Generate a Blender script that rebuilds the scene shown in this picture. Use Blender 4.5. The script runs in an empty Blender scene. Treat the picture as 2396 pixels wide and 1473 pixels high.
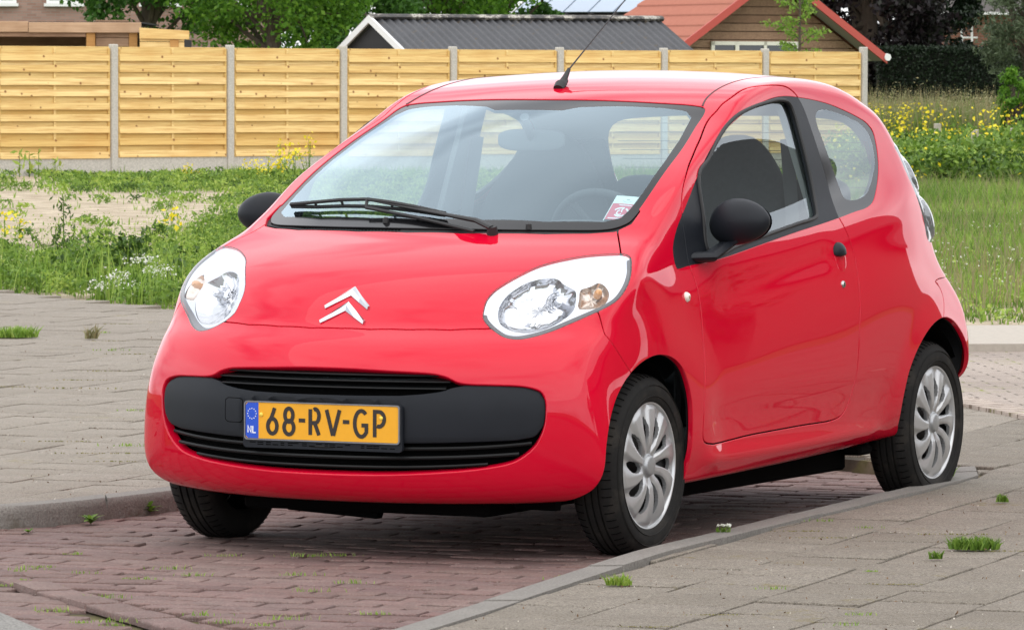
import bpy, math, random
import numpy as np
from mathutils import Vector, Matrix
sc=bpy.context.scene
R_=math.radians
# ---------------- camera ----------------
cam=bpy.data.cameras.new('camera');co=bpy.data.objects.new('camera',cam);sc.collection.objects.link(co);sc.camera=co
CAMP=np.array([14.84833,7.62777,1.45022])
c_r=np.array([-.44256394,.89673258,.00279842]);c_u=np.array([-.03823233,-.02198643,.99902697]);c_f=np.array([-.89592156,-.44202632,-.04401458])
co.matrix_world=Matrix([[c_r[0],c_u[0],-c_f[0],CAMP[0]],[c_r[1],c_u[1],-c_f[1],CAMP[1]],[c_r[2],c_u[2],-c_f[2],CAMP[2]],[0,0,0,1]])
cam.sensor_width=36;cam.sensor_fit='HORIZONTAL';cam.lens=36*12614.33/2396;cam.clip_end=2000;cam.clip_start=.1
cam.dof.use_dof=True;cam.dof.focus_distance=16.5;cam.dof.aperture_fstop=45
# ---------------- sky: bright day with broken cloud, and one soft sun ----------------
SUN_EL,SUN_AZ=R_(62),R_(30)       # azimuth measured from +x towards +y
w=bpy.data.worlds.new('World');sc.world=w;w.use_nodes=True
n=w.node_tree.nodes;l=w.node_tree.links;n.clear()
out=n.new('ShaderNodeOutputWorld');bg=n.new('ShaderNodeBackground');bg.inputs[1].default_value=.1
sky=n.new('ShaderNodeTexSky');sky.sky_type='NISHITA';sky.sun_disc=False;sky.sun_elevation=SUN_EL;sky.sun_rotation=R_(90)-SUN_AZ
tc=n.new('ShaderNodeTexCoord');mp=n.new('ShaderNodeMapping');mp.inputs['Scale'].default_value=(1.2,1.2,3.0)
nz=n.new('ShaderNodeTexNoise');nz.inputs['Scale'].default_value=1.3;nz.inputs['Detail'].default_value=3;nz.inputs['Roughness'].default_value=.55
cr=n.new('ShaderNodeValToRGB');cr.color_ramp.elements[0].position=.26;cr.color_ramp.elements[1].position=.50
nz2=n.new('ShaderNodeTexNoise');nz2.inputs['Scale'].default_value=1.7;nz2.inputs['Detail'].default_value=2
cc=n.new('ShaderNodeValToRGB');cc.color_ramp.elements[0].color=(14.,14.4,15.2,1);cc.color_ramp.elements[1].color=(19.,19.2,19.8,1);cc.color_ramp.elements[0].position=.3;cc.color_ramp.elements[1].position=.7
mx=n.new('ShaderNodeMix');mx.data_type='RGBA'
l.new(tc.outputs['Generated'],mp.inputs[0]);l.new(mp.outputs[0],nz.inputs[0]);l.new(mp.outputs[0],nz2.inputs[0]);l.new(nz.outputs[0],cr.inputs[0]);l.new(nz2.outputs[0],cc.inputs[0])
l.new(cr.outputs[0],mx.inputs[0]);l.new(sky.outputs[0],mx.inputs[6]);l.new(cc.outputs[0],mx.inputs[7]);sx=n.new('ShaderNodeSeparateXYZ');l.new(tc.outputs['Generated'],sx.inputs[0]);gr_=n.new('ShaderNodeMapRange');gr_.inputs[1].default_value=.05;gr_.inputs[2].default_value=.8;gr_.inputs[3].default_value=1.;gr_.inputs[4].default_value=.80;l.new(sx.outputs[2],gr_.inputs[0])
vm=n.new('ShaderNodeVectorMath');vm.operation='SCALE';l.new(mx.outputs[2],vm.inputs[0]);l.new(gr_.outputs[0],vm.inputs['Scale']);l.new(vm.outputs[0],bg.inputs[0]);l.new(bg.outputs[0],out.inputs[0])
sun=bpy.data.lights.new('sun','SUN');so=bpy.data.objects.new('sun',sun);sc.collection.objects.link(so)
sun.energy=1.3;sun.angle=R_(105);sun.color=(1,.93,.82)
sd=Vector((math.cos(SUN_EL)*math.cos(SUN_AZ),math.cos(SUN_EL)*math.sin(SUN_AZ),math.sin(SUN_EL)))
so.rotation_euler=sd.to_track_quat('Z','Y').to_euler()
sc.view_settings.view_transform='Standard';sc.view_settings.look='None';sc.view_settings.exposure=.26;sc.view_settings.gamma=1
sc.render.engine='CYCLES';sc.cycles.max_bounces=10;sc.cycles.transparent_max_bounces=24
sc.render.resolution_x=1024;sc.render.resolution_y=629
# ---------------- helpers ----------------
rng=np.random.default_rng(7)
COL=sc.collection
def tag(o,label=None,cat=None,group=None,kind=None):
    if label:o['label']=label
    if cat:o['category']=cat
    if group:o['group']=group
    if kind:o['kind']=kind
    return o
def empty(name,loc=(0,0,0),label=None,cat=None,group=None,rz=0):
    o=bpy.data.objects.new(name,None);COL.objects.link(o);o.location=loc;o.rotation_euler=(0,0,rz);o.empty_display_size=.1
    return tag(o,label,cat,group)
def mkobj(name,V,F,mat,parent=None,smooth=False,normals=None,mi=None,col=None,loc=None):
    """F: (n,3)/(n,4) array, or list of index tuples"""
    me=bpy.data.meshes.new(name);V=np.asarray(V,np.float32)
    if isinstance(F,np.ndarray):
        k=F.shape[1];m=len(F)
        me.vertices.add(len(V));me.vertices.foreach_set('co',V.ravel())
        me.loops.add(m*k);me.loops.foreach_set('vertex_index',F.astype(np.int32).ravel())
        me.polygons.add(m);me.polygons.foreach_set('loop_start',np.arange(0,m*k,k,dtype=np.int32))
        me.update(calc_edges=True)
    else:
        me.from_pydata(V.tolist(),[],[tuple(int(i) for i in f) for f in F]);me.update()
    for m_ in (mat if isinstance(mat,(list,tuple)) else [mat]): me.materials.append(m_)
    if mi is not None: me.polygons.foreach_set('material_index',np.asarray(mi,np.int32))
    if smooth is not False:
        s=np.ones(len(me.polygons),bool) if smooth is True else np.asarray(smooth,bool)
        me.polygons.foreach_set('use_smooth',s)
    if col is not None:
        a=me.color_attributes.new('Col','FLOAT_COLOR','POINT');c=np.ones((len(V),4),np.float32);c[:,:3]=col;a.data.foreach_set('color',c.ravel())
    if normals is not None:
        N=np.asarray(normals,float);N=N/np.maximum(np.linalg.norm(N,axis=1),1e-9)[:,None];me.normals_split_custom_set_from_vertices(N.tolist())
    o=bpy.data.objects.new(name,me);COL.objects.link(o)
    if parent is not None:o.parent=parent
    if loc is not None:o.location=loc
    return o
class MB:
    def __init__(s):s.V=[];s.F=[];s.M=[];s.S=[];s.n=0
    def add(s,V,F,m=0,sm=False):
        s.V.append(np.asarray(V,float).reshape(-1,3))
        for f in F:s.F.append([int(i)+s.n for i in f]);s.M.append(m);s.S.append(sm)
        s.n+=len(s.V[-1]);return s
    def box(s,x0,x1,y0,y1,z0,z1,m=0,T=None):
        V=np.array([(x,y,z) for x in(x0,x1) for y in(y0,y1) for z in(z0,z1)],float)
        if T is not None:V=V@T[0].T+T[1]
        return s.add(V,[(0,1,3,2),(4,6,7,5),(0,4,5,1),(2,3,7,6),(0,2,6,4),(1,5,7,3)],m)
    def rbox(s,x0,x1,y0,y1,z0,z1,b,m=0,T=None):
        """box with chamfered edges"""
        V=[];c=np.array([(x0+x1)/2,(y0+y1)/2,(z0+z1)/2]);h=np.array([x1-x0,y1-y0,z1-z0])/2
        bm=[]
        import itertools
        idx={}
        for sg in itertools.product((-1,1),repeat=3):
            for a in range(3):
                v=np.array(sg)*(h-b);v[a]=sg[a]*h[a];idx[(sg,a)]=len(V);V.append(c+v)
        F=[]
        for a in range(3):
            o=[k for k in range(3) if k!=a]
            for sa in(-1,1):
                q=[]
                for so_ in((-1,-1),(1,-1),(1,1),(-1,1)):
                    sg=[0]*3;sg[a]=sa;sg[o[0]],sg[o[1]]=so_;q.append(idx[(tuple(sg),a)])
                F.append(q)
            for s1 in(-1,1):
                for s2 in(-1,1):
                    q=[]
                    for sa,ax in((-1,o[0]),(1,o[0]),(1,o[1]),(-1,o[1])):
                        sg=[0]*3;sg[a]=sa;sg[o[0]],sg[o[1]]=s1,s2;q.append(idx[(tuple(sg),ax)])
                    F.append(q)
        for sg in itertools.product((-1,1),repeat=3):F.append([idx[(sg,a)] for a in range(3)])
        V=np.array(V)
        # orient outward
        G_=[]
        for f in F:
            p=V[f];nn=np.cross(p[1]-p[0],p[2]-p[0]);G_.append(f if nn@(p.mean(0)-c)>0 else f[::-1])
        if T is not None:V=V@T[0].T+T[1]
        return s.add(V,G_,m)
    def tube(s,P,r,n=8,m=0,cap=True,sm=True,sq=None):
        P=np.asarray(P,float);r=np.broadcast_to(r,(len(P),)).astype(float);V=[];F=[]
        t=np.gradient(P,axis=0) if len(P)>2 else np.array([P[1]-P[0]]*2)
        t/=np.linalg.norm(t,axis=1)[:,None];a=np.array([0,0,1.]) if abs(t[0][2])<.9 else np.array([1.,0,0])
        for i in range(len(P)):
            b=np.cross(t[i],a);b/=np.linalg.norm(b);c=np.cross(t[i],b);a=-c if False else np.cross(b,t[i])
            for k in range(n):
                an=2*math.pi*k/n;sa=(1,1) if sq is None else sq
                V.append(P[i]+r[i]*(sa[0]*math.cos(an)*b+sa[1]*math.sin(an)*a))
        for i in range(len(P)-1):
            for k in range(n):
                k2=(k+1)%n;F.append((i*n+k,i*n+k2,(i+1)*n+k2,(i+1)*n+k))
        if cap:F.append(tuple(range(n))[::-1]);F.append(tuple((len(P)-1)*n+k for k in range(n)))
        return s.add(V,F,m,sm)
    def lathe(s,prof,n=48,m=0,sm=True,T=None,close=False):
        """profile (radius, axial) about local z"""
        V=[];F=[];k=len(prof)
        for i in range(n):
            a=2*math.pi*i/n
            for r,z in prof:V.append((r*math.cos(a),r*math.sin(a),z))
        for i in range(n):
            i2=(i+1)%n
            for j in range(k if close else k-1):
                j2=(j+1)%k;F.append((i*k+j,i2*k+j,i2*k+j2,i*k+j2))
        V=np.array(V)
        if T is not None:V=V@T[0].T+T[1]
        return s.add(V,F,m,sm)
    def prism(s,P,d,m=0):
        """closed 3d polygon P extruded by vector d"""
        P=np.asarray(P,float);n=len(P);V=np.concatenate([P,P+np.asarray(d,float)])
        return s.add(V,[tuple(range(n))[::-1],tuple(range(n,2*n))]+[(i,(i+1)%n,n+(i+1)%n,n+i) for i in range(n)],m)
    def build(s,name,mat,parent=None,loc=None,flip=False):
        o=mkobj(name,np.concatenate(s.V),s.F,mat,parent,smooth=s.S,mi=s.M,loc=loc)
        import bmesh
        bm=bmesh.new();bm.from_mesh(o.data);bmesh.ops.recalc_face_normals(bm,faces=bm.faces);bm.to_mesh(o.data);bm.free()
        if any(s.S) :
            try:o.data.set_sharp_from_angle(angle=R_(38))
            except Exception:pass
        return o
def rot(ax,a):
    return np.array(Matrix.Rotation(a,3,ax))
# ---------------- materials ----------------
class NT:
    def __init__(s,name):
        s.m=bpy.data.materials.new(name);s.m.use_nodes=True;s.t=s.m.node_tree;s.n=s.t.nodes;s.n.clear();s.out=s.n.new('ShaderNodeOutputMaterial')
    def N(s,ty,inp=None,**kw):
        q=s.n.new('ShaderNode'+ty)
        for k,v in kw.items():setattr(q,k,v)
        for k,v in (inp or {}).items():
            if isinstance(v,bpy.types.NodeSocket):s.t.links.new(v,q.inputs[k])
            else:q.inputs[k].default_value=v
        return q
    def L(s,a,b):s.t.links.new(a,b)
    def noise(s,scale,detail=4,rough=.5,vec=None,dist=0):
        q=s.N('TexNoise',{'Scale':scale,'Detail':detail,'Roughness':rough,'Distortion':dist})
        if vec is not None:s.L(vec,q.inputs['Vector'])
        return q.outputs[0]
    def ramp(s,f,stops):
        q=s.N('ValToRGB',{0:f});e=q.color_ramp.elements
        while len(e)<len(stops):e.new(.5)
        for i,(p,c) in enumerate(stops):e[i].position=p;e[i].color=(c if isinstance(c,tuple) else (c,c,c))+(1,)
        return q.outputs[0]
    def mix(s,f,a,b,blend='MIX'):
        q=s.N('Mix',data_type='RGBA',blend_type=blend)
        for i,v in((0,f),(6,a),(7,b)):
            if isinstance(v,bpy.types.NodeSocket):s.L(v,q.inputs[i])
            else:q.inputs[i].default_value=v if i==0 else (tuple(v)+(1,))[:4]
        return q.outputs[2]
    def math(s,op,a,b=0,c=0):
        q=s.N('Math',operation=op)
        for i,v in enumerate((a,b,c)):
            if isinstance(v,bpy.types.NodeSocket):s.L(v,q.inputs[i])
            else:q.inputs[i].default_value=v
        return q.outputs[0]
    def pos(s,scale=(1,1,1),rotz=0):
        g=s.N('TexCoord').outputs['Object']
        return s.N('Mapping',{0:g,'Scale':scale,'Rotation':(0,0,rotz)}).outputs[0]
    def pbr(s,col,rough=.5,**kw):
        p=s.N('BsdfPrincipled')
        def put(k,v):
            if isinstance(v,bpy.types.NodeSocket):s.L(v,p.inputs[k])
            else:p.inputs[k].default_value=(tuple(v)+(1,)) if (isinstance(v,tuple) and len(v)==3 and 'Color' in k) else v
        put('Base Color',col);put('Roughness',rough)
        for k,v in kw.items():put({'metal':'Metallic','coat':'Coat Weight','coatr':'Coat Roughness','spec':'Specular IOR Level','normal':'Normal','emit':'Emission Color','emits':'Emission Strength','trans':'Transmission Weight','alpha':'Alpha','sub':'Subsurface Weight'}[k],v)
        s.L(p.outputs[0],s.out.inputs[0]);s.p=p;return s
    def bump(s,h,strength=.3,dist=.01):
        return s.N('Bump',{'Height':h,'Strength':strength,'Distance':dist}).outputs[0]
def simple(name,col,rough=.5,var=.0,scale=20,**kw):
    t=NT(name)
    if var:
        f=t.noise(scale,5,.6,t.pos());c=t.mix(f,tuple(max(0,x*(1-var)) for x in col),tuple(min(1,x*(1+var)) for x in col))
        t.pbr(c,rough,**kw)
    else:t.pbr(tuple(col),rough,**kw)
    return t.m
def glass(name,tint,refl=1.0,ior=1.5,rough=.0,gcol=(1,1,1)):
    t=NT(name);bf=t.N('NewGeometry').outputs['Backfacing'];io=t.N('Mix',{0:bf,2:ior,3:1/ior}).outputs[0];fr=t.N('Fresnel',{'IOR':io}).outputs[0];f=t.math('MINIMUM',t.math('MULTIPLY',fr,refl),1)
    tr=t.N('BsdfTransparent',{0:tint+(1,)});gl=t.N('BsdfGlossy',{'Roughness':rough});gl.inputs[0].default_value=gcol+(1,)
    m=t.N('MixShader',{0:f});t.L(tr.outputs[0],m.inputs[1]);t.L(gl.outputs[0],m.inputs[2]);t.L(m.outputs[0],t.out.inputs[0]);return t.m
def leafmat(name,c1,c2,c3=None,sub=.35):
    """leaf colours vary from leaf to leaf; light passes through the blades"""
    t=NT(name);g=t.N('NewGeometry').outputs['Random Per Island']
    st=[(0,c1),(1,c2)] if c3 is None else [(0,c1),(.55,c2),(1,c3)]
    c=t.ramp(g,st);big=t.noise(1.1,3,.6,t.pos());c=t.mix(t.math('MULTIPLY',big,.55),c,c1)
    d=t.N('BsdfPrincipled');t.L(c,d.inputs['Base Color']);d.inputs['Roughness'].default_value=.55;d.inputs['Specular IOR Level'].default_value=.3
    tl=t.N('BsdfTranslucent');t.L(c,tl.inputs[0]);m=t.N('MixShader',{0:sub});t.L(d.outputs[0],m.inputs[1]);t.L(tl.outputs[0],m.inputs[2]);t.L(m.outputs[0],t.out.inputs[0]);return t.m
# a place given by how far to the side of the view axis (f: photo column) and how far away it stands
def spot(px,d,z=0.):
    h=np.array([c_f[0],c_f[1]])/math.hypot(c_f[0],c_f[1]);rr=np.array([h[1],-h[0]])
    q=CAMP[:2]+h*d+rr*((px-1198)/12614.33)*d
    return np.array([q[0],q[1],z])
def hgt(py,d): return 1.45+(181-py)*d/12614.33
VX=spot(2198,12614.33/1000.)-spot(1198,12614.33/1000.);VX/=np.linalg.norm(VX)   # to the right as seen from the camera
VD=spot(1198,2)-spot(1198,1)                                                      # away from the camera
def bt(v0): # basis: columns right, away, up, origin v0
    return (np.stack([VX,VD,np.array([0,0,1.])],1),np.asarray(v0,float))
# ---------------- setting: ground, parking bay, pavement ----------------
from mathutils.geometry import tessellate_polygon
def sheet(name,P,z,mat,holes=None,skirt=0):
    P=[Vector((x,y,0)) for x,y in P];T=tessellate_polygon([P])
    V=[(p.x,p.y,z) for p in P];F=[t if (P[t[1]]-P[t[0]]).cross(P[t[2]]-P[t[0]]).z>0 else t[::-1] for t in T]
    if skirt:
        n_=len(P);V+=[(p.x,p.y,z-skirt) for p in P];F+=[(i,(i+1)%n_,n_+(i+1)%n_,n_+i) for i in range(n_)]
    o=mkobj(name,V,[tuple(f) for f in F],mat);return tag(o,kind='structure')
t=NT('soil_and_sand');v=t.pos()
a=t.noise(.35,5,.6,v);b=t.noise(3,6,.65,v);g=t.noise(60,3,.6,v)
c=t.mix(t.ramp(b,[(.35,0.),(.65,1.)]),(.40,.31,.21),(.78,.67,.50));c=t.mix(t.ramp(a,[(.56,0.),(.64,.7)]),c,(.26,.20,.13))
c=t.mix(t.math('MULTIPLY',g,.35),c,(.16,.12,.08))
t.pbr(c,.95,normal=t.bump(t.math('ADD',t.math('MULTIPLY',b,2.),g),.8,.05));M_soil=t.m
t=NT('grass_ground');v=t.pos();b=t.noise(1.2,6,.65,v)
c=t.mix(b,(.05,.09,.02),(.13,.19,.05));t.pbr(c,.95);M_turf=t.m
def bricks(name,c1,c2,joint,bw,bh,js,rotz,moss=.0,bumpd=.006,stain=(.2,.16,.14),stainf=.4,off=.5,mossc=(.22,.24,.05),grit=.25,pale=None,wobs=.06,fade=0.):
    t=NT(name);g=t.N('TexCoord').outputs['Object']
    wob=t.N('TexNoise',{'Scale':2.6,'Detail':3.},noise_dimensions='3D');t.L(g,wob.inputs['Vector'])
    wv=t.N('VectorMath',{0:wob.outputs['Color'],1:(.5,.5,.5)},operation='SUBTRACT').outputs[0]
    wv=t.N('VectorMath',{0:wv,'Scale':wobs},operation='SCALE').outputs[0]
    g2=t.N('VectorMath',{0:g,1:wv},operation='ADD').outputs[0]
    v=t.N('Mapping',{0:g2,'Rotation':(0,0,rotz)}).outputs[0]
    br=t.N('TexBrick',{'Color1':(0,0,0,1),'Color2':(1,1,1,1),'Mortar':(.5,.5,.5,1),'Scale':1.,'Mortar Size':js,'Mortar Smooth':.35,'Brick Width':bw,'Row Height':bh,'Bias':0.},offset=off)
    t.L(v,br.inputs['Vector'])
    fac=br.outputs['Fac'];rnd=br.outputs['Color']
    big=t.noise(.5,5,.6,g);fine=t.noise(140,3,.7,g);mid=t.noise(7,5,.65,g);sp=t.noise(420,2,.5,g)
    c=t.mix(rnd,c1,c2);c=t.mix(t.math('MULTIPLY',t.ramp(mid,[(.35,0.),(.75,1.)]),stainf),c,stain)
    c=t.mix(t.math('MULTIPLY',t.ramp(big,[(.4,0.),(.65,1.)]),.45),c,tuple(min(1,x*1.35) for x in c2))
    c=t.mix(t.math('MULTIPLY',t.ramp(fine,[(.35,1.),(.6,0.)]),grit),c,tuple(x*.35 for x in c1))
    c=t.mix(t.math('MULTIPLY',t.ramp(sp,[(.60,0.),(.68,1.)]),.5),c,(.6,.57,.52))
    c=t.mix(t.math('MULTIPLY',t.ramp(t.noise(55,4,.75,g),[(.44,0.),(.60,1.)]),grit),c,tuple(x*.5 for x in c1))
    c=t.mix(t.math('MULTIPLY',t.ramp(t.noise(1.1,6,.7,g),[(.5,0.),(.7,1.)]),.35),c,tuple(x*.62 for x in c1))
    mo=t.noise(2.3,4,.65,g);mo2=t.noise(26,3,.6,g)
    jc=t.mix(t.ramp(mo,[(.56-moss*.5,0.),(.62-moss*.5,1.)]),joint,mossc)
    if pale:jc=t.mix(t.ramp(t.noise(1.3,3,.6,g),[(.52,0.),(.58,1.)]),jc,pale)
    # joints widen where moss has spread
    wide=t.math('MULTIPLY',t.ramp(mo,[(.55-moss*.5,0.),(.68-moss*.5,1.)]),t.ramp(mo2,[(.42,0.),(.55,1.)]))
    br2=t.N('TexBrick',{'Color1':(0,0,0,1),'Color2':(0,0,0,1),'Mortar':(1,1,1,1),'Scale':1.,'Mortar Size':js*2.6,'Mortar Smooth':.8,'Brick Width':bw,'Row Height':bh},offset=off);t.L(v,br2.inputs['Vector'])
    jf=t.math('MAXIMUM',fac,t.math('MULTIPLY',br2.outputs['Fac'],wide))
    if fade:jf=t.math('MULTIPLY',jf,t.ramp(t.noise(3.1,4,.7,g),[(.38,1.-fade),(.58,1.)]))
    c=t.mix(jf,c,jc)
    h=t.math('SUBTRACT',t.math('ADD',t.math('MULTIPLY',rnd,.25),t.math('MULTIPLY',fine,.22)),t.math('MULTIPLY',fac,1.2));h=t.math('ADD',h,t.math('MULTIPLY',mid,.5))
    t.pbr(c,.9,spec=.25,normal=t.bump(h,1.,bumpd));return t.m
M_brick2=bricks('pale_red_paving_bricks',(.31,.255,.22),(.39,.33,.285),(.14,.115,.095),.21,.105,.006,R_(60),moss=.0,bumpd=.006,stain=(.30,.25,.21))
def stonem(name,cols,stain,dark,grit=.6,bd=.004,moss=None):
    t=NT(name);g=t.N('TexCoord').outputs['Object'];rr=t.N('NewGeometry').outputs['Random Per Island']
    fine=t.noise(140,3,.7,g);mid=t.noise(9,5,.7,g);sp=t.noise(420,2,.5,g);big=t.noise(.7,5,.65,g);g55=t.noise(48,4,.75,g)
    c=t.ramp(rr,[(i/(len(cols)-1),x) for i,x in enumerate(cols)])
    c=t.mix(t.ramp(big,[(.42,0.),(.68,.55)]),c,stain);c=t.mix(t.ramp(mid,[(.45,0.),(.72,.5)]),c,dark)
    c=t.mix(t.math('MULTIPLY',t.ramp(g55,[(.42,0.),(.62,1.)]),grit*.6),c,dark);c=t.mix(t.math('MULTIPLY',t.ramp(fine,[(.35,1.),(.55,0.)]),grit),c,tuple(x*.5 for x in dark))
    c=t.mix(t.ramp(sp,[(.60,0.),(.68,.5)]),c,(.62,.58,.52))
    if moss:c=t.mix(t.math('MULTIPLY',t.ramp(t.noise(2.6,5,.7,g),[(.60,0.),(.68,.8)]),t.ramp(t.noise(30,3,.7,g),[(.48,0.),(.56,1.)])),c,moss)
    t.pbr(c,.9,spec=.25,normal=t.bump(t.math('ADD',fine,t.math('MULTIPLY',mid,.8)),.9,bd));return t.m
M_brick=stonem('red_clay_paving_bricks',[(.13,.070,.066),(.17,.095,.085),(.215,.125,.115),(.155,.088,.085),(.24,.155,.14)],(.24,.18,.155),(.10,.072,.066),.5,.003)
M_row=M_brick
M_tile=stonem('grey_concrete_paving_tiles',[(.20,.173,.138),(.225,.196,.16),(.255,.224,.185),(.212,.186,.15)],(.29,.255,.21),(.14,.12,.096),.85,.004,(.16,.13,.05))
M_tile2=stonem('pale_concrete_paving_tiles',[(.255,.222,.182),(.285,.25,.208),(.315,.277,.235),(.27,.237,.196)],(.34,.30,.25),(.20,.173,.14),.8,.004,(.22,.19,.10))
t=NT('sandy_mossy_bedding');g=t.N('TexCoord').outputs['Object'];c=t.ramp(t.noise(2.2,5,.7,g),[(.36,(.035,.028,.02)),(.48,(.07,.055,.04)),(.54,(.10,.09,.04)),(.62,(.16,.13,.09)),(.74,(.34,.29,.22))]);t.pbr(c,.95,spec=.1);M_joint=t.m
t=NT('kerb_concrete');v=t.pos();f=t.noise(150,3,.7,v);b=t.noise(5,5,.6,v);z=t.N('SeparateXYZ',{0:v}).outputs[2]
c=t.mix(b,(.17,.16,.145),(.27,.25,.225));c=t.mix(t.ramp(f,[(.35,.55),(.6,0.)]),c,(.08,.07,.06))
c=t.mix(t.math('MULTIPLY',t.ramp(t.noise(9,4,.7,v),[(.45,0.),(.65,1.)]),t.math('SUBTRACT',1.,t.math('MULTIPLY',z,18.))),c,(.10,.085,.06))
t.pbr(c,.9,normal=t.bump(t.math('ADD',f,t.math('MULTIPLY',t.noise(22,4,.7,v),1.5)),.8,.005));M_kerb=t.m
t=NT('asphalt');v=t.pos();f=t.noise(160,3,.7,v);c=t.mix(t.ramp(f,[(.4,0.),(.62,1.)]),(.12,.115,.105),(.28,.27,.25));t.pbr(c,.9,normal=t.bump(f,.8,.004));M_asph=t.m
# ground reaches the horizon; sandy plot, turf strip
g=sheet('ground',[(900,900),(-900,900),(-900,-900),(900,-900)],-.03,M_turf)
g=sheet('sandy_plot_ground',[tuple(spot(px,d)[:2]) for px,d in ((-900,38.4),(-200,35.7),(0,34.4),(200,33.3),(420,31.6),(1100,30.5),(3400,30),(3400,74),(2100,96),(-900,96))],.0,M_soil)
# road/bay of red bricks at z=0 ; pavements at z=.06 with the bay cut out of them
KR=[(9.5,2.9),(5.2,1.93),(3.71,1.58),(2.86,1.36),(1.74,1.17),(.57,.98),(-.76,.84),(-2.06,.74),(-2.75,.65),(-3.1,.52)]
KL=[(-3.9,-1.10),(-3.2,-1.27),(-1.6,-1.30),(-.63,-1.31),(-.21,-1.34),(.05,-1.40),(.14,-1.45),(.24,-1.56),(.3,-1.67),(.33,-1.9),(.34,-6)]
def offs(P,d):
    P=np.array(P);T_=np.gradient(P,axis=0);T_/=np.linalg.norm(T_,axis=1)[:,None];return P+np.stack([-T_[:,1],T_[:,0]],1)*d
ring=KR+KL
inner=np.array(ring);outer=offs(ring,-.11)    # outer edge of the kerb stones
sg=1
tst=offs(ring,-.11)
if abs(tst[4][1])<abs(ring[4][1]): outer=offs(ring,.11)
outer[0]=(9.5,outer[0][1]);outer[-1]=(outer[-1][0]-0,-6)
sheet('bay_bedding',[(12,3.8),(-4.1,1.0),(-4.1,-1.7),(.6,-1.95),(.6,-6),(12,-6)],-.014,M_joint)
back=[tuple(spot(px,d)[:2]) for px,d in ((-900,38.5),(-200,35.8),(0,34.5),(200,33.4),(420,31.7))]
pv=[tuple(p) for p in outer]
back2=[tuple(spot(px,d)[:2]) for px,d in ((1100,30.6),(2600,30.4),(3600,30.2))]
o=sheet('pavement_bedding',pv+[(-3,-14)]+[tuple(p) for p in back]+back2+[(-6,14),(9.5,14)],.047,M_joint,skirt=.06)
# lighter paving on the far side of the bay, laid as its own sheet
if 0:sheet('far_pavement',[(.30,-2.0),(.0,-1.62),(-.3,-1.47),(-3.5,-1.44),(-4.2,-1.3),(-6.2,-.2)]+[tuple(spot(px,d)[:2]) for px,d in ((2060,24.4),(1500,29.0),(420,31.65),(200,33.35),(0,34.45),(-200,35.75))]+[(-12,-14),(.30,-14)],.0605,M_tile2)
# individual bricks and tiles, each a little out of level, on the bedding
def halfclip(P,a,n):
    out=[];m=len(P)
    for i in range(m):
        p,q=P[i],P[(i+1)%m];dp,dq=(p-a)@n,(q-a)@n
        if dp>=0:out.append(p)
        if (dp>=0)!=(dq>=0):out.append(p+(q-p)*dp/(dp-dq))
    return out
def lay(name,mat,rz,bx,by,w,h,off,gap,z,keep,clipf=None,jit=.0014,tilt=.006,ch=.004,seed=0,miss=.0):
    r=np.random.default_rng(seed);c,s=math.cos(rz),math.sin(rz);V=[];F=[]
    R2=np.array([[c,-s],[s,c]])
    for j in range(int(by[0]/h),int(by[1]/h)):
        for i in range(int(bx[0]/w)-1,int(bx[1]/w)+1):
            cx=(i+(off if j%2 else 0)+r.normal()*.006)*w;cy=(j+r.normal()*.006)*h;ctr=R2@np.array([cx,cy])
            if not keep(ctr) or r.random()<miss:continue
            gw,gh=w/2-gap/2,h/2-gap/2;a=r.normal()*.008
            loc=np.array([(-gw,-gh),(gw,-gh),(gw,gh),(-gw,gh)])*(1+r.normal(size=(4,2))*.006);ca,sa=math.cos(a),math.sin(a)
            P=[R2@(np.array([cx,cy])+np.array([ca*x-sa*y,sa*x+ca*y])) for x,y in loc]
            if clipf:
                P=clipf(P,ctr)
                if len(P)<3:continue
            P=np.array(P);m=len(P);cc=P.mean(0);zz=z+r.normal()*jit;tx,ty=r.normal(size=2)*tilt
            Zf=lambda Q:zz+(Q-cc)@np.array([tx,ty]);d=cc-P;L_=np.linalg.norm(d,axis=1)[:,None];In=P+d/np.maximum(L_,1e-6)*ch*1.6;Mid=P+d/np.maximum(L_,1e-6)*ch*.35
            b=len(V);V+=[(*q,k) for q,k in zip(In,Zf(In))]+[(*q,k-ch*.30) for q,k in zip(Mid,Zf(Mid))]+[(*q,k-ch) for q,k in zip(P,Zf(P))]+[(*q,z-.02) for q in P]
            F.append([b+k for k in range(m)])
            for L2 in range(3):
                for k in range(m):
                    k2=(k+1)%m;F.append([b+L2*m+k,b+(L2+1)*m+k,b+(L2+1)*m+k2,b+L2*m+k2])
    o=mkobj(name,V,F,mat,smooth=[len(f)!=4 or True for f in F]);o.data.set_sharp_from_angle(angle=R_(50));return tag(o,kind='structure')
def inpoly(p,Q):
    x,y=p;c=False;m=len(Q)
    for i in range(m):
        x1,y1=Q[i];x2,y2=Q[(i+1)%m]
        if (y1>y)!=(y2>y) and x<(x2-x1)*(y-y1)/(y2-y1)+x1:c=not c
    return c
def pix(p):
    d=np.array([p[0],p[1],.03])-CAMP;w_=d@c_f;return 1198+12614.33*(d@c_r)/w_,736.5-12614.33*(d@c_u)/w_
BAYP=[tuple(p) for p in outer]+[(9.5,-6)]
def vis(p,mx_=1500,my_=900):
    x,y=pix(p);return -mx_<x<2396+mx_ and y<1473+my_
lay('brick_parking_bay',M_brick,R_(8),(-3.9,5.0),(-2.6,2.2),.105,.21,.5,.0055,.012,lambda p:inpoly(p,BAYP) and vis(p) and -3.9<p[0],None,jit=.0016,tilt=.012,ch=.0045,seed=3) if False else None
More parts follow.
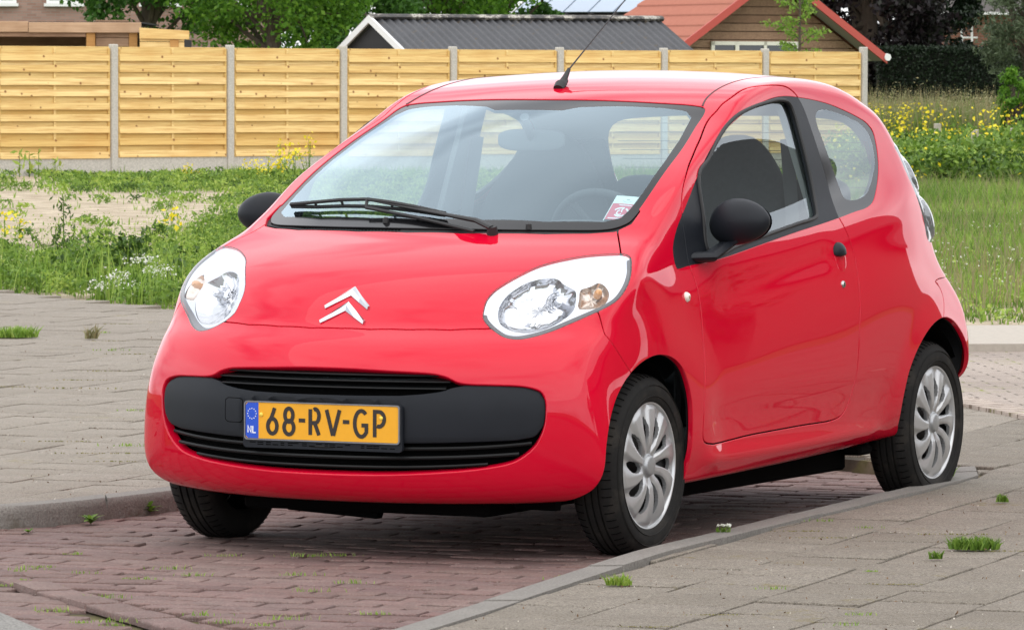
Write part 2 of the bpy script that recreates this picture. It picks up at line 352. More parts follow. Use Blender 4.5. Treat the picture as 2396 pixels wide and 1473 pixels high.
ROWA=np.array([.55,-1.75]);ROWD=np.array([1.18,1.38])/np.hypot(1.18,1.38);ROWN=np.array([-ROWD[1],ROWD[0]])
def rowd(p):return (np.asarray(p)-ROWA)@ROWN
def brickkeep(p):return vis(p) and not(-.105<rowd(p)<.105) and inpoly(p,[(6,2.6),(-3.6,.9),(-3.6,-1.5),(.45,-1.85),(.45,-3),(6,-3)])
lay('brick_parking_bay',M_brick,R_(98),(-4.0,3.2),(-6.5,4.2),.205,.103,.5,.0060,.001,brickkeep,None,jit=.0017,tilt=.012,ch=.0050,seed=3)
def tclip(P,ctr):
    if inpoly(ctr,BAYP) and min(np.linalg.norm(outer-ctr,axis=1))>.35:return []
    i=int(np.argmin(np.linalg.norm(OD-ctr,axis=1)));a=OD[i];t_=OD[min(i+1,len(OD)-1)]-OD[max(i-1,0)];n_=np.array([t_[1],-t_[0]]);n_/=np.linalg.norm(n_)
    b_=inner[0]-outer[0]
    if inpoly(a+n_*.03,BAYP):n_=-n_
    if np.linalg.norm(a-ctr)>.3:
        return [] if inpoly(ctr,BAYP) else P
    return halfclip(P,a+n_*.004,n_)
OD=np.concatenate([np.array([outer[i]*(1-u)+outer[i+1]*u for u in np.linspace(0,1,16,endpoint=False)]) for i in range(len(outer)-1)])
def tkeep(p):
    x,y=pix(p)
    if p[1]>-.2 and x>2396:return p[1]<6.2 and p[0]>-18
    if not vis(p,1500,900):return False
    if x>1700 and y<948:return False
    if y<690+45*np.clip(x/420,-.6,9)+3-12*(x<-260):return False
    return True
lay('pavement',M_tile,R_(7),(-19,8.5),(-15,8.5),.30,.30,.5,.0070,.058,lambda p:tkeep(p) and p[1]>-.2,tclip,jit=.0013,tilt=.006,ch=.005,seed=5)
lay('far_pavement',M_tile2,R_(7),(-19,5.5),(-17,6.5),.30,.30,.5,.0075,.058,lambda p:tkeep(p) and p[1]<=-.2 and p[0]>-16,tclip,jit=.0016,tilt=.006,ch=.005,seed=6)
# kerb stones along the bay edge, one run each side
def kerb(name,A,B,z0,z1,mat,seg=True):
    mb=MB();r=.02
    A=np.array(A,float);B=np.array(B,float);n_=len(A)
    V=[];F=[];s_=np.r_[0,np.cumsum(np.linalg.norm(np.diff(A,axis=0),axis=1))];q_=sorted(set(list(s_)+[j+o for j in np.arange(.6,s_[-1]-.1,1.0) for o in(-.007,-.004,.004,.007)]))
    dip=np.array([any(abs(x_-j)<.005 for j in np.arange(.6,s_[-1]-.1,1.0)) for x_ in q_]);A=np.stack([np.interp(q_,s_,A[:,k]) for k in(0,1)],1);B=np.stack([np.interp(q_,s_,B[:,k]) for k in(0,1)],1);n_=len(A);wv_=np.array([.002*math.sin(2.3*x_)+.003*math.sin(5.1*int(x_-.6+1)) for x_ in q_])
    for i in range(n_):
        d=(B[i]-A[i]);L_=np.linalg.norm(d);d=d/L_
        for k,(o_,z) in enumerate([(0,z0),(0.002,z1-r*1.3),(.008,z1-r*.45),(.022,z1),(L_,z1),(L_,z0)]):
            V.append((*(A[i]+d*o_),z-(.014 if dip[i] and z>0 else 0)+(wv_[i] if z>0 else 0)))
    for i in range(n_-1):
        for k in range(5):F.append((i*6+k,(i+1)*6+k,(i+1)*6+k+1,i*6+k+1))
    mb.add(V,F,0,True);o=mb.build(name,mat);return tag(o,kind='structure')
def dense(P,n=9):
    P=np.array(P,float);s=np.r_[0,np.cumsum(np.linalg.norm(np.diff(P,axis=0),axis=1))];q=np.linspace(0,s[-1],len(P)*n)
    return np.stack([np.interp(q,s,P[:,0]),np.interp(q,s,P[:,1])],1)
A_=dense(inner[:10]);B_=dense(outer[:10]);kerb('kerb_near',A_,B_,-.02,.066,M_kerb)
A_=dense(inner[10:]);B_=dense(outer[10:]);kerb('kerb_far',A_,B_,-.02,.07,M_kerb)

# soldier row of bricks and asphalt at the road edge
def strip(name,P,w,z,mat,z0=None):
    P=np.array(P,float);Q=offs(P,w);pts=[tuple(p) for p in P]+[tuple(p) for p in Q[::-1]];return sheet(name,pts,z,mat,skirt=.03)
M_row=bricks('dark_red_edge_bricks',(.14,.08,.08),(.20,.12,.115),(.03,.025,.02),.21,.20,.006,R_(90+48),moss=.1,bumpd=.008,stain=(.12,.085,.08))
lay('brick_edge_row',M_brick,math.atan2(ROWD[1],ROWD[0]),(-3,5),(-4,4),.215,.12,.5,.008,.012,lambda p:-.06<rowd(p)<.06 and vis(p) and p[0]<3.6 and p[1]>-2,None,jit=.003,tilt=.02,ch=.007,seed=9)
strip('asphalt_road',[(-2.6,-5.5),(2.33,-.30),(2.78,.24),(4.9,2.6),(9,8)],-9,.014,M_asph) if False else None
sheet('asphalt_road',[(1.2,-1.55),(2.33,-.16),(2.80,.30),(3.9,1.55),(12,3.6),(12,-6),(.7,-6),(.7,-2.1)],.010,M_asph)
# pale raised path on the far right and its brick apron, seen past the tail of the car
def pathpt(px,py,z):
    d=12614.33*(1.45-z)/(py-181);return tuple(spot(px,d)[:2])
sheet('brick_apron',[pathpt(1500,940,.06),pathpt(2260,938,.06),pathpt(2396,965,.06),pathpt(3200,1050,.06),pathpt(3200,815,.06),pathpt(1500,822,.06)],.066,M_brick2)
o=sheet('raised_path',[pathpt(1500,806,.105),pathpt(3200,796,.105),pathpt(3200,752,.105),pathpt(1500,762,.105)],.105,simple('path_concrete',(.38,.34,.29),.9,.25,30),skirt=.12)
M_row2=bricks('pale_edge_setts',(.40,.33,.28),(.50,.42,.36),(.16,.12,.09),.2,.1,.008,R_(30),bumpd=.01)
o=sheet('edge_row_of_setts',[pathpt(1500,930,.066),pathpt(2260,928,.066),pathpt(2400,955,.066),pathpt(3200,1040,.066),pathpt(3200,1064,.066),pathpt(2400,974,.066),pathpt(2260,946,.066),pathpt(1500,948,.066)],.074,M_row2,skirt=.02)
# ---------------- background: fence, sheds, houses ----------------
t=NT('pine_boards');g=t.N('TexCoord').outputs['Object'];v=t.N('Mapping',{0:g,'Scale':(1.3,30,30)}).outputs[0]
gr=t.noise(1.2,6,.6,v,.6);rr=t.N('NewGeometry').outputs['Random Per Island'];bl=t.noise(1.1,3,.5,g)
c=t.mix(rr,(.64,.43,.14),(.86,.66,.31));c=t.mix(t.ramp(gr,[(.42,0.),(.70,.75)]),c,(.46,.23,.06));c=t.mix(t.math('MULTIPLY',t.ramp(bl,[(.5,0.),(.7,1.)]),.45),c,(.60,.33,.09))
kn=t.N('TexVoronoi',{'Scale':5.5,'Randomness':1.});t.L(g,kn.inputs['Vector']);c=t.mix(t.ramp(kn.outputs['Distance'],[(.07,.95),(.13,0.)]),c,(.20,.07,.02))
t.pbr(c,.7,spec=.3,normal=t.bump(gr,.15,.004));M_pine=t.m
def woodm(name,c1,c2,c3,sc_=(1.3,30,30)):
    t=NT(name);g=t.N('TexCoord').outputs['Object'];v=t.N('Mapping',{0:g,'Scale':sc_}).outputs[0]
    gr=t.noise(1.2,6,.6,v,.6);rr=t.N('NewGeometry').outputs['Random Per Island'];b=t.noise(1.3,4,.6,g)
    c=t.mix(rr,c1,c2);c=t.mix(t.ramp(gr,[(.4,0.),(.75,.7)]),c,c3);c=t.mix(t.ramp(b,[(.45,0.),(.7,.6)]),c,c3);t.pbr(c,.8,spec=.3);return t.m
M_wold=woodm('weathered_boards',(.27,.16,.10),(.46,.31,.20),(.14,.08,.05))
M_wmid=woodm('fresh_brown_beam',(.46,.30,.19),(.55,.38,.25),(.30,.18,.10))
M_wor=woodm('orange_stained_wood',(.50,.27,.09),(.58,.34,.13),(.36,.17,.05))
t=NT('fence_concrete');g=t.pos();f=t.noise(40,4,.7,g);b=t.noise(3,4,.6,g);c=t.mix(b,(.46,.44,.395),(.58,.555,.50));c=t.mix(t.ramp(f,[(.4,.35),(.6,0.)]),c,(.17,.16,.14));t.pbr(c,.9);M_conc=t.m
F0=spot(-266,77.7);F1=spot(265,79.);F2=spot(2018,87.)
fdir=(F2-F1);flen=np.linalg.norm(fdir);fdir/=flen;fn=np.array([-fdir[1],fdir[0],0]);
if fn@(CAMP-F1)<0:fn=-fn
npan=7;step=flen/npan
fence=empty('garden_fence',F1,'long yellow pine board fence set between grey concrete posts on a concrete base','fence')
Tf=np.stack([fdir,fn,np.array([0,0,1.])],1)
def panel_mesh(seed):
    r=random.Random(seed);mb=MB();x0,x1=.075,step-.075;zb,zt=.255,1.855;mid=(x0+x1)/2
    N_=9;per=(zt-zb)/N_
    T=(np.eye(3),np.zeros(3))
    for k in range(N_):
        z=zb+k*per
        # back board (leaning) and front board overlapping it
        mb.rbox(x0,x1,-.012,.0,z+.03,z+per+.02+r.uniform(-.006,.006),.003)
        dz=r.uniform(-.012,.012);a=r.uniform(-.04,.04)
        Tm=(rot('X',.16+a),np.array([0,.035,z+dz]))
        mb.rbox(x0+.01,x1-.01,-.006,.008,0.,.100,.003,T=Tm)
    for xx in(x0+.012,mid,x1-.012):mb.rbox(xx-.018,xx+.020,.0,.022,zb,zt,.003)
    return mb
for i in range(-5,npan+1):
    o=MB();o.rbox(-.055,.055,-.05,.06,-.3,1.915 if i<npan else 1.95,.012)
    pc=o.build('fence_post',M_conc,fence);pc.location=(fdir*step*i)+np.array([0,0,0]);pc.rotation_euler=(0,0,math.atan2(fdir[1],fdir[0])+0)
rzf=math.atan2(fdir[1],fdir[0]);flip=(np.cross([0,0,1],fdir)@fn)<0
for i in range(-5,npan):
    mb=panel_mesh(i+5)
    if flip:mb.V=[v*np.array([1,-1,1]) for v in mb.V]
    o=mb.build('fence_panel',M_pine,fence);o.location=fdir*step*i;o.rotation_euler=(0,0,rzf)
    b=MB();b.rbox(.055,step-.055,-.02,.02,-.25,.27,.004)
    o=b.build('concrete_base_board',M_conc,fence);o.location=fdir*step*i;o.rotation_euler=(0,0,rzf)
# --- carport on the left behind the fence
M_dark=simple('dark_roofing_felt',(.02,.02,.02),.9)
D=91.;o0=spot(0,D);cp=empty('wooden_carport',o0,'flat roofed timber carport with wide pale fascia boards, half open','carport');cp.rotation_euler=(0,0,math.atan2(VX[1],VX[0]))
u=D/12614.33
def X(px,d=D):return (px-0)*d/12614.33
mb=MB();mb.rbox(X(-500),X(66),-.04,.0,hgt(79,D),hgt(54,D),.006);mb.rbox(X(67),X(330),-.045,-.003,hgt(80,D),hgt(56,D),.006);mb.build('fascia_board',M_wmid,cp)
mb=MB();mb.rbox(X(-500),X(200),.01,.06,hgt(90,D),hgt(79,D),.004);mb.build('lintel',M_wold,cp)
for a,b in((201,222),(301,321)):
    mb=MB();mb.rbox(X(a),X(b),.02,.16,0,hgt(79,D),.008);mb.build('post',M_wor,cp)
mb=MB()
for k in range(16):mb.rbox(X(223),X(300),.06,.085,.15*k,.15*k+.142,.004)
mb.build('wall_boards',M_wold,cp)
mb=MB();mb.box(X(-500),X(330),.0,4.5,hgt(54,D)-.03,hgt(54,D)-.005);mb.box(X(-500),X(330),.0,4.5,hgt(72,D),hgt(70,D));mb.build('flat_roof',M_dark,cp)
mb=MB();mb.box(X(-500),X(330),4.4,4.5,0,hgt(72,D));mb.box(X(-500),X(-497),.1,4.4,0,hgt(72,D));mb.box(X(319),X(321),.17,4.4,0,hgt(72,D));mb.build('back_wall',M_wold,cp)
D2=90.4;p2=spot(380,D2);sh=empty('small_timber_shed',p2,'low yellow timber shed with sloping fascia right of the carport','shed');sh.rotation_euler=(0,0,math.atan2(VX[1],VX[0]))
def X2(px):return (px-380)*D2/12614.33
mb=MB();P=[(X2(326),-.04,hgt(68,D2)),(X2(442),-.04,hgt(75,D2)),(X2(442),-.04,hgt(95,D2)),(X2(326),-.04,hgt(93,D2))];mb.prism(P,(0,.035,0));mb.build('fascia_board',M_pine,sh)
mb=MB()
for k in range(15):mb.rbox(X2(326),X2(430),.02,.045,.145*k,.145*k+.138,.004)
mb.build('wall_boards',M_pine,sh)
mb=MB();mb.rbox(X2(397),X2(417),-.003,.018,0,hgt(95,D2),.004);mb.build('post',M_wor,sh)
mb=MB();P=[(X2(326),0,hgt(68,D2)-.02),(X2(441),0,hgt(75,D2)-.02),(X2(441),0,hgt(79,D2)),(X2(326),0,hgt(72,D2))];mb.prism(P,(0,2.2,0));mb.box(X2(326),X2(430),.05,2.1,0,hgt(95,D2));mb.build('roof_and_body',M_dark,sh)
# --- brick houses
def brickm(name,a,b,mc=(.28,.26,.23)):
    t=NT(name);g=t.N('TexCoord').outputs['Object'];s=t.N('SeparateXYZ',{0:g});xx=t.math('ADD',s.outputs[0],s.outputs[1]);v=t.N('CombineXYZ',{0:xx,1:s.outputs[2]}).outputs[0]
    br=t.N('TexBrick',{'Color1':a+(1,),'Color2':b+(1,),'Mortar':mc+(1,),'Scale':1.,'Mortar Size':.006,'Brick Width':.22,'Row Height':.0625});t.L(v,br.inputs['Vector'])
    c=t.mix(t.math('MULTIPLY',t.noise(1.5,5,.6,g),.5),br.outputs['Color'],(a[0]*.6,a[1]*.6,a[2]*.6));t.pbr(c,.9);return t.m
M_hb=brickm('brown_pink_bricks',(.30,.17,.13),(.40,.25,.20));M_hb2=brickm('orange_red_bricks',(.30,.12,.08),(.40,.18,.12))
M_white=simple('white_painted_wood',(.78,.78,.76),.5);M_pane=simple('dark_window_glass',(.03,.035,.04),.06,spec=.8)
M_tilr=simple('dark_roof_tiles',(.07,.06,.055),.7,.4,6)
def window(parent,x0,x1,z0,z1,y=0.,mull=1,fw_=.07,sill=True):
    mb=MB();mb.box(x0,x1,y-.02,y+.06,z1-fw_,z1);mb.box(x0,x1,y-.02,y+.06,z0,z0+fw_);mb.box(x0,x0+fw_,y-.02,y+.06,z0+fw_,z1-fw_);mb.box(x1-fw_,x1,y-.02,y+.06,z0+fw_,z1-fw_)
    for k in range(mull):
        xm=x0+(x1-x0)*(k+1)/(mull+1);mb.box(xm-.03,xm+.03,y-.015,y+.05,z0+fw_,z1-fw_)
    f=mb.build('window',M_white,parent);q=MB();q.box(x0+.05,x1-.05,y+.02,y+.035,z0+.05,z1-.05);q.build('pane',M_pane,f)
    if sill:
        q=MB();q.box(x0-.05,x1+.05,y-.09,y+.04,z0-.07,z0-.003);q.build('sill',M_white,f)
D3=124.;q3=spot(0,D3);h3=empty('brick_house',q3,'pale brown brick house with white framed upstairs windows behind the carport','house');h3.rotation_euler=(0,0,math.atan2(VX[1],VX[0]))
X3=lambda px:(px)*D3/12614.33
zb=hgt(12,D3)
mb=MB();mb.box(X3(-900),X3(620),0.05,8,0,5.6);mb.build('wall',M_hb,h3)
mb=MB();mb.prism([(X3(-930),-.3,5.55),(X3(-930),8.3,5.55),(X3(-930),4.,8.6)],(X3(650)-X3(-930),0,0));mb.build('roof',M_tilr,h3)
for a,b in((-300,-190),(-62,38),(108,192),(330,420),(500,580)):window(h3,X3(a),X3(b),zb,zb+1.3,.03)
D4=131.;q4=spot(2200,D4);h4=empty('brick_house',q4,'red brick house with a white ladder frame, far right behind the dark trees','house');h4.rotation_euler=(0,0,math.atan2(VX[1],VX[0])-.25)
X4=lambda px:(px-2200)*D4/12614.33
mb=MB();mb.box(X4(2090),X4(2640),0,8,0,hgt(32,D4));mb.build('wall',M_hb2,h4)
mb=MB();mb.prism([(X4(2060),-.45,hgt(30,D4)),(X4(2060),8.4,hgt(30,D4)),(X4(2060),4.,hgt(-160,D4))],(X4(2680)-X4(2060),0,0));mb.build('roof',M_tilr,h4)
mb=MB();mb.box(X4(2060),X4(2680),-.55,-.46,hgt(33,D4),hgt(27,D4));mb.build('gutter',M_white,h4)
mb=MB();mb.tube([(X4(2254),-.25,hgt(115,D4)),(X4(2248),-.1,hgt(60,D4))],.03,6);mb.tube([(X4(2276),-.25,hgt(115,D4)),(X4(2273),-.1,hgt(60,D4))],.03,6)
for zz in(86,):mb.tube([(X4(2250),-.17,hgt(zz,D4)),(X4(2288),-.17,hgt(zz,D4))],.025,6)
mb.build('ladder_frame',M_white,h4)
# --- black corrugated shed
t=NT('corrugated_fibre_cement');g=t.pos();b=t.noise(2.2,5,.65,g);f=t.noise(30,4,.6,g)
c=t.mix(b,(.045,.047,.053),(.085,.087,.095));c=t.mix(t.ramp(t.noise(6,4,.7,g),[(.6,0.),(.72,.7)]),c,(.13,.085,.03));c=t.mix(t.ramp(f,[(.35,.4),(.6,0.)]),c,(.02,.02,.02));t.pbr(c,.6,spec=.4);M_corr=t.m
t=NT('ridge_lichen');g=t.pos();f=t.noise(5,5,.7,g);c=t.ramp(f,[(.4,(.05,.05,.05)),(.5,(.10,.09,.08)),(.58,(.45,.43,.38)),(.66,(.12,.11,.09))]);t.pbr(c,.8);M_lich=t.m
DS=92.5;ap=spot(868,DS);e=VX*.925+VD*.38;gg=VX*.38-VD*.925;zr=hgt(44,DS);Ls=5.38;hw=2.3;dr=.36
shd=empty('corrugated_shed',(ap[0],ap[1],0),'low black shed with corrugated roof, mossy ridge and white barge boards','shed')
def roofhalf(sgn):
    n1,n2=int(Ls/.146*8)+1,2;V=[];F=[]
    for i in range(n1):
        s=Ls*i/(n1-1);c_=.022*math.cos(2*math.pi*s/.146)
        for j in range(n2):
            w_=hw*j;P=e*s+gg*(sgn*w_)+np.array([0,0,zr-dr*w_*1.0+c_]);V.append(P)
    for i in range(n1-1):F.append((2*i,2*i+2,2*i+3,2*i+1))
    return V,F
for sgn in(1,-1):
    V,F=roofhalf(sgn);mb=MB();mb.add(V,F,0,True);mb.build('roof',M_corr,shd)
mb=MB();mb.tube([e*(-.05)+np.array([0,0,zr+.02]),e*(Ls+.05)+np.array([0,0,zr+.02])],.09,8,sq=(1.5,.6));mb.build('ridge_cap',M_lich,shd)
mb=MB()
for s0 in(-.06,):
    for sgn in(1,-1):
        a=e*s0+np.array([0,0,zr+.05]);b=a+gg*(sgn*hw*1.02)-np.array([0,0,dr*hw*1.02]);dn=np.array([0,0,-.13]);mb.prism([a,b,b+dn,a+dn],e*.035)
mb.build('barge_board',M_white,shd)
mb=MB();zz=zr-dr*hw
for s0 in(0.05,Ls-.1):
    P=[e*s0+gg*hw*.95+np.array([0,0,0]),e*s0-gg*hw*.95,e*s0-gg*hw*.95+np.array([0,0,zz]),e*s0+np.array([0,0,zr-.08]),e*s0+gg*hw*.95+np.array([0,0,zz])];mb.prism(P,e*.05)
mb.prism([e*.1+gg*hw*.95,e*(Ls-.1)+gg*hw*.95,e*(Ls-.1)+gg*hw*.95+np.array([0,0,zz]),e*.1+gg*hw*.95+np.array([0,0,zz])],-gg*.05)
mb.build('wall',simple('black_tarred_boards',(.015,.015,.016),.8),shd)
# --- house with orange metal roof and timber gable
t=NT('orange_roof_tiles');g=t.N('TexCoord').outputs['UV'];f=t.noise(12,4,.6,t.pos());c=t.mix(f,(.33,.11,.07),(.43,.16,.105));t.pbr(c,.55,spec=.4);M_or=t.m
DO=101.;a0=spot(1818,DO);ho=empty('timber_gabled_house',(a0[0],a0[1],0),'house with orange tiled roof, timber clad gable and white ribbon window','house')
yaw=R_(-24);gx=VX*math.cos(yaw)-VD*math.sin(yaw);gy=VX*(-math.sin(yaw))*1.0+VD*math.cos(yaw);gy=-(np.cross(gx,[0,0,1]))
if gy@VD<0:gy=-gy
zA=hgt(-66,DO);kx=math.cos(yaw);
def gz(w_):return zA-abs(w_)*.77*kx
hwL,hwR=2.6,2.25
P0=np.array([0,0,0.])
def gp(x,y,z):return gx*x+gy*y+np.array([0,0,z])
mb=MB()
zz=0;k=0
while zz<zA-.1:
    h_=.155;z1=min(zz+h_-.018,zA);w0=min(2.0,(zA-.12-zz)/(.77*kx));w1=min(2.0,(zA-.12-z1)/(.77*kx))
    if w0>0.02:mb.prism([gp(-w0,.5,zz),gp(w0,.5,zz),gp(max(w1,.01),.5,z1),gp(-max(w1,.01),.5,z1)],gy*.03)
    zz+=h_
mb.build('gable_cladding',M_wold,ho)
mb=MB();mb.prism([gp(-1.97,.56,0),gp(1.97,.56,0),gp(1.97,.56,gz(2)-.15),gp(0,.56,zA-.15),gp(-1.97,.56,gz(2)-.15)],gy*3.6);mb.build('wall',M_wold,ho)
# tiled roof planes: stepped tile courses with pan waves
def tiles(sgn,hw_):
    V=[];F=[];nl=46;rows=int(hw_/.30)+1
    Ly=4.3
    for r_ in range(rows):
        wa=hw_*r_/rows;wb=hw_*(r_+1)/rows+.02
        base=len(V)
        for i in range(nl*4+1):
            y_=Ly*i/(nl*4);c_=.02*math.cos(2*math.pi*i/4)
            V.append(gp(sgn*wa,y_,gz(wa)+c_+.0));V.append(gp(sgn*wb,y_,gz(wb)+c_+.035));V.append(gp(sgn*wb,y_,gz(wb)+c_-.0))
        for i in range(nl*4):
            a=base+3*i;F.append((a,a+3,a+4,a+1));F.append((a+1,a+4,a+5,a+2))
    mb=MB();mb.add(V,F);return mb
tiles(-1,hwL).build('roof',M_or,ho);tiles(1,hwR).build('roof',M_or,ho)
M_redb=simple('red_painted_board',(.45,.07,.05),.5)
for sgn,hw_ in((1,hwR),(-1,hwL)):
    mb=MB();a=gp(0,-.03,zA+.07);b=gp(sgn*hw_*1.02,-.03,gz(hw_*1.02)+.07);dn=np.array([0,0,-.16]);mb.prism([a,b,b+dn,a+dn],gy*.05);mb.build('barge_board',M_redb,ho)
    mb=MB();a=gp(0,.03,zA-.02);b=gp(sgn*hw_,.03,gz(hw_)-.02);dn=np.array([0,0,-.05]);mb.prism([a,b,b+dn,a+dn],gy*.46);mb.build('soffit',simple('grey_soffit',(.30,.28,.26),.7),ho)
mb=MB();b=gp(hwR*1.0,-.05,gz(hwR));mb.tube([b+gx*.05,b+gx*.05+gy*4.2],.07,8);mb.build('gutter',M_white,ho)
# window
wz1,wz0=hgt(96,DO),hgt(96,DO)-.9;wx0,wx1=(1672-1818)*DO/12614.33,(1905-1818)*DO/12614.33
mb=MB()
for a_,b_,c_,d_ in((wx0,wx1,wz1-.07,wz1),(wx0,wx1,wz0,wz0+.07),(wx0,wx0+.07,wz0,wz1),(wx1-.07,wx1,wz0,wz1),(wx0+.50,wx0+.58,wz0,wz1),(wx0+1.1,wx0+1.16,wz0,wz1)):
    mb.prism([gp(a_,.44,c_),gp(b_,.44,c_),gp(b_,.44,d_),gp(a_,.44,d_)],gy*.05)
wf=mb.build('window',simple('cream_window_frame',(.75,.73,.62),.5),ho);mb=MB();mb.prism([gp(wx0+.03,.47,wz0+.03),gp(wx1-.03,.47,wz0+.03),gp(wx1-.03,.47,wz1-.03),gp(wx0+.03,.47,wz1-.03)],gy*.01);mb.build('pane',M_pane,wf)
# --- house with a pale panelled roof further back
DP=118.;pp=spot(1335,DP);hp=empty('house_with_roof_panels',(pp[0],pp[1],0),'distant house with a pale blue panelled roof above the black shed','house')
hp.rotation_euler=(0,0,math.atan2(VX[1],VX[0])-.5)
t=NT('blue_grey_roof_panels');t.pbr((.35,.42,.52),.25,spec=.6);M_pan=t.m
k=DP/12614.33
mb=MB();mb.prism([(-1.6,0,hgt(60,DP)-1),(-1.6,0,hgt(40,DP)),(-1.6,2.6,hgt(-90,DP)),(-1.6,5.2,hgt(40,DP)),(-1.6,5.2,hgt(60,DP)-1)],(3.4,0,0));mb.build('roof',M_tilr,hp)
mb=MB();mb.box(-1.5,1.7,.3,5.0,0,hgt(45,DP));mb.build('wall',M_hb,hp)
sl=(hgt(-90,DP)-hgt(40,DP))/2.6
for i in range(5):
    x0=-1.45+i*.62
    a=np.array([x0,.08,hgt(40,DP)+.09]);b=np.array([x0+.58,.08,hgt(40,DP)+.09]);up=np.array([0,2.35,2.35*sl])
    mb=MB();mb.prism([a,b,b+up,a+up],(0,-.03,.02));mb.build('roof_panel',M_pan,hp)
# --- low plank fence and stakes in the meadow
lf=empty('low_plank_fence',spot(2040,97.),'low weathered plank fence at the back of the meadow below the dark hedge','fence')
lf.rotation_euler=(0,0,math.atan2(VX[1],VX[0]));kk=97/12614.33
mb=MB();mb.box(-.3,330*kk,0,.03,hgt(252,97),hgt(238,97));mb.box(-.3,330*kk,.0,.025,hgt(266,97),hgt(256,97));mb.build('rail',M_wold,lf)
for px in(0,80,160,238,320):
    mb=MB();mb.rbox(px*kk-.04,px*kk+.04,.031,.11,0,hgt(233,97),.01);mb.build('post',M_wold,lf)
M_stk=simple('bleached_wood',(.36,.34,.28),.9,.3,8)
for px,py,D_,h_,lb in((2192,312,80,.30,'short bleached stake leaning in the flowers, leftmost of three'),(2280,326,78,.42,'thickest bleached stake in the flowers, middle of three'),(2370,322,79,.40,'bleached stake at the right edge of the flower patch')):
    p=spot(px,D_);zt=hgt(py-25,D_);mb=MB();mb.tube([(0,0,0),(.02,0,zt*.5),(.05,.02,zt)],[.07,.06,.055],7);o=mb.build('wooden_stake',M_stk,None,loc=p);tag(o,lb,'stake','stakes in the flower patch')
# ---------------- plants ----------------
def leaves(C,size,asp=.55,up=0.,fold=.0,rg=rng):
    """one folded diamond leaf per centre; up>0 turns the blades towards the sky"""
    n_=len(C);d=rg.normal(size=(n_,3));d/=np.linalg.norm(d,axis=1)[:,None]
    nrm=rg.normal(size=(n_,3));nrm[:,2]=np.abs(nrm[:,2])+up;nrm-=d*(nrm*d).sum(1)[:,None];nrm/=np.linalg.norm(nrm,axis=1)[:,None]
    s=np.cross(d,nrm);L=np.broadcast_to(size,(n_,))*rg.uniform(.6,1.3,n_);W=L*asp
    V=np.stack([C-d*L[:,None]*.5,C+s*W[:,None]*.5,C+d*L[:,None]*.5,C-s*W[:,None]*.5],1).reshape(-1,3)
    F=np.arange(4*n_).reshape(-1,4);return V,F
def blades(P,h,w,lean,rg=rng,seg=2):
    """grass blades: tapered two-piece strips"""
    n_=len(P);a=rg.uniform(0,2*math.pi,n_);b=rg.uniform(0,2*math.pi,n_)
    H=np.broadcast_to(h,(n_,))*rg.uniform(.5,1.25,n_);W=np.broadcast_to(w,(n_,))*rg.uniform(.7,1.3,n_)
    s=np.stack([np.cos(a),np.sin(a),0*a],1);l_=np.stack([np.cos(b),np.sin(b),0*b],1)*(lean*H*rg.uniform(.2,1.2,n_))[:,None]
    z=np.array([0,0,1.])
    p1=P+l_*.3+z*(H*.55)[:,None];p2=P+l_+z*H[:,None]
    V=np.stack([P-s*W[:,None]*.5,P+s*W[:,None]*.5,p1+s*W[:,None]*.4,p1-s*W[:,None]*.4,p2],1).reshape(-1,3)
    k=5*np.arange(n_)[:,None]
    Q=np.concatenate([k+[0,1,2],k+[0,2,3],k+[3,2,4]],0)
    return V,Q.astype(int)
class PL:
    def __init__(s):s.V=[];s.F=[];s.M=[];s.n=0
    def add(s,VF,m=0):
        V,F=VF
        if F.shape[1]==4:F=np.concatenate([F[:,[0,1,2]],F[:,[0,2,3]]])
        s.V.append(V);s.F.append(F+s.n);s.M.append(np.full(len(F),m));s.n+=len(V);return s
    def build(s,name,mats,parent=None,loc=None):
        return mkobj(name,np.concatenate(s.V),np.concatenate(s.F),mats,parent,mi=np.concatenate(s.M),loc=loc)
L_mid=leafmat('weed_leaves_mid_green',(.07,.14,.018),(.16,.28,.035),(.28,.41,.075))
L_lite=leafmat('weed_leaves_light_green',(.17,.28,.035),(.32,.45,.07),(.46,.54,.13))
L_dark=leafmat('weed_leaves_dark_green',(.025,.06,.01),(.07,.14,.02),(.13,.23,.04))
L_grass=leafmat('grass_blades',(.13,.24,.03),(.26,.41,.055),(.42,.52,.13))
L_dry=leafmat('dry_grass_blades',(.20,.20,.09),(.30,.28,.14),(.33,.24,.12),.2)
L_yel=leafmat('yellow_petals',(.75,.60,.02),(.85,.75,.05),(.80,.62,.02),.3)
L_whi=leafmat('white_petals',(.75,.75,.68),(.85,.86,.8),None,.3)
L_moss=leafmat('moss_and_dry_moss',(.12,.13,.03),(.22,.21,.05),(.30,.20,.07),.1)
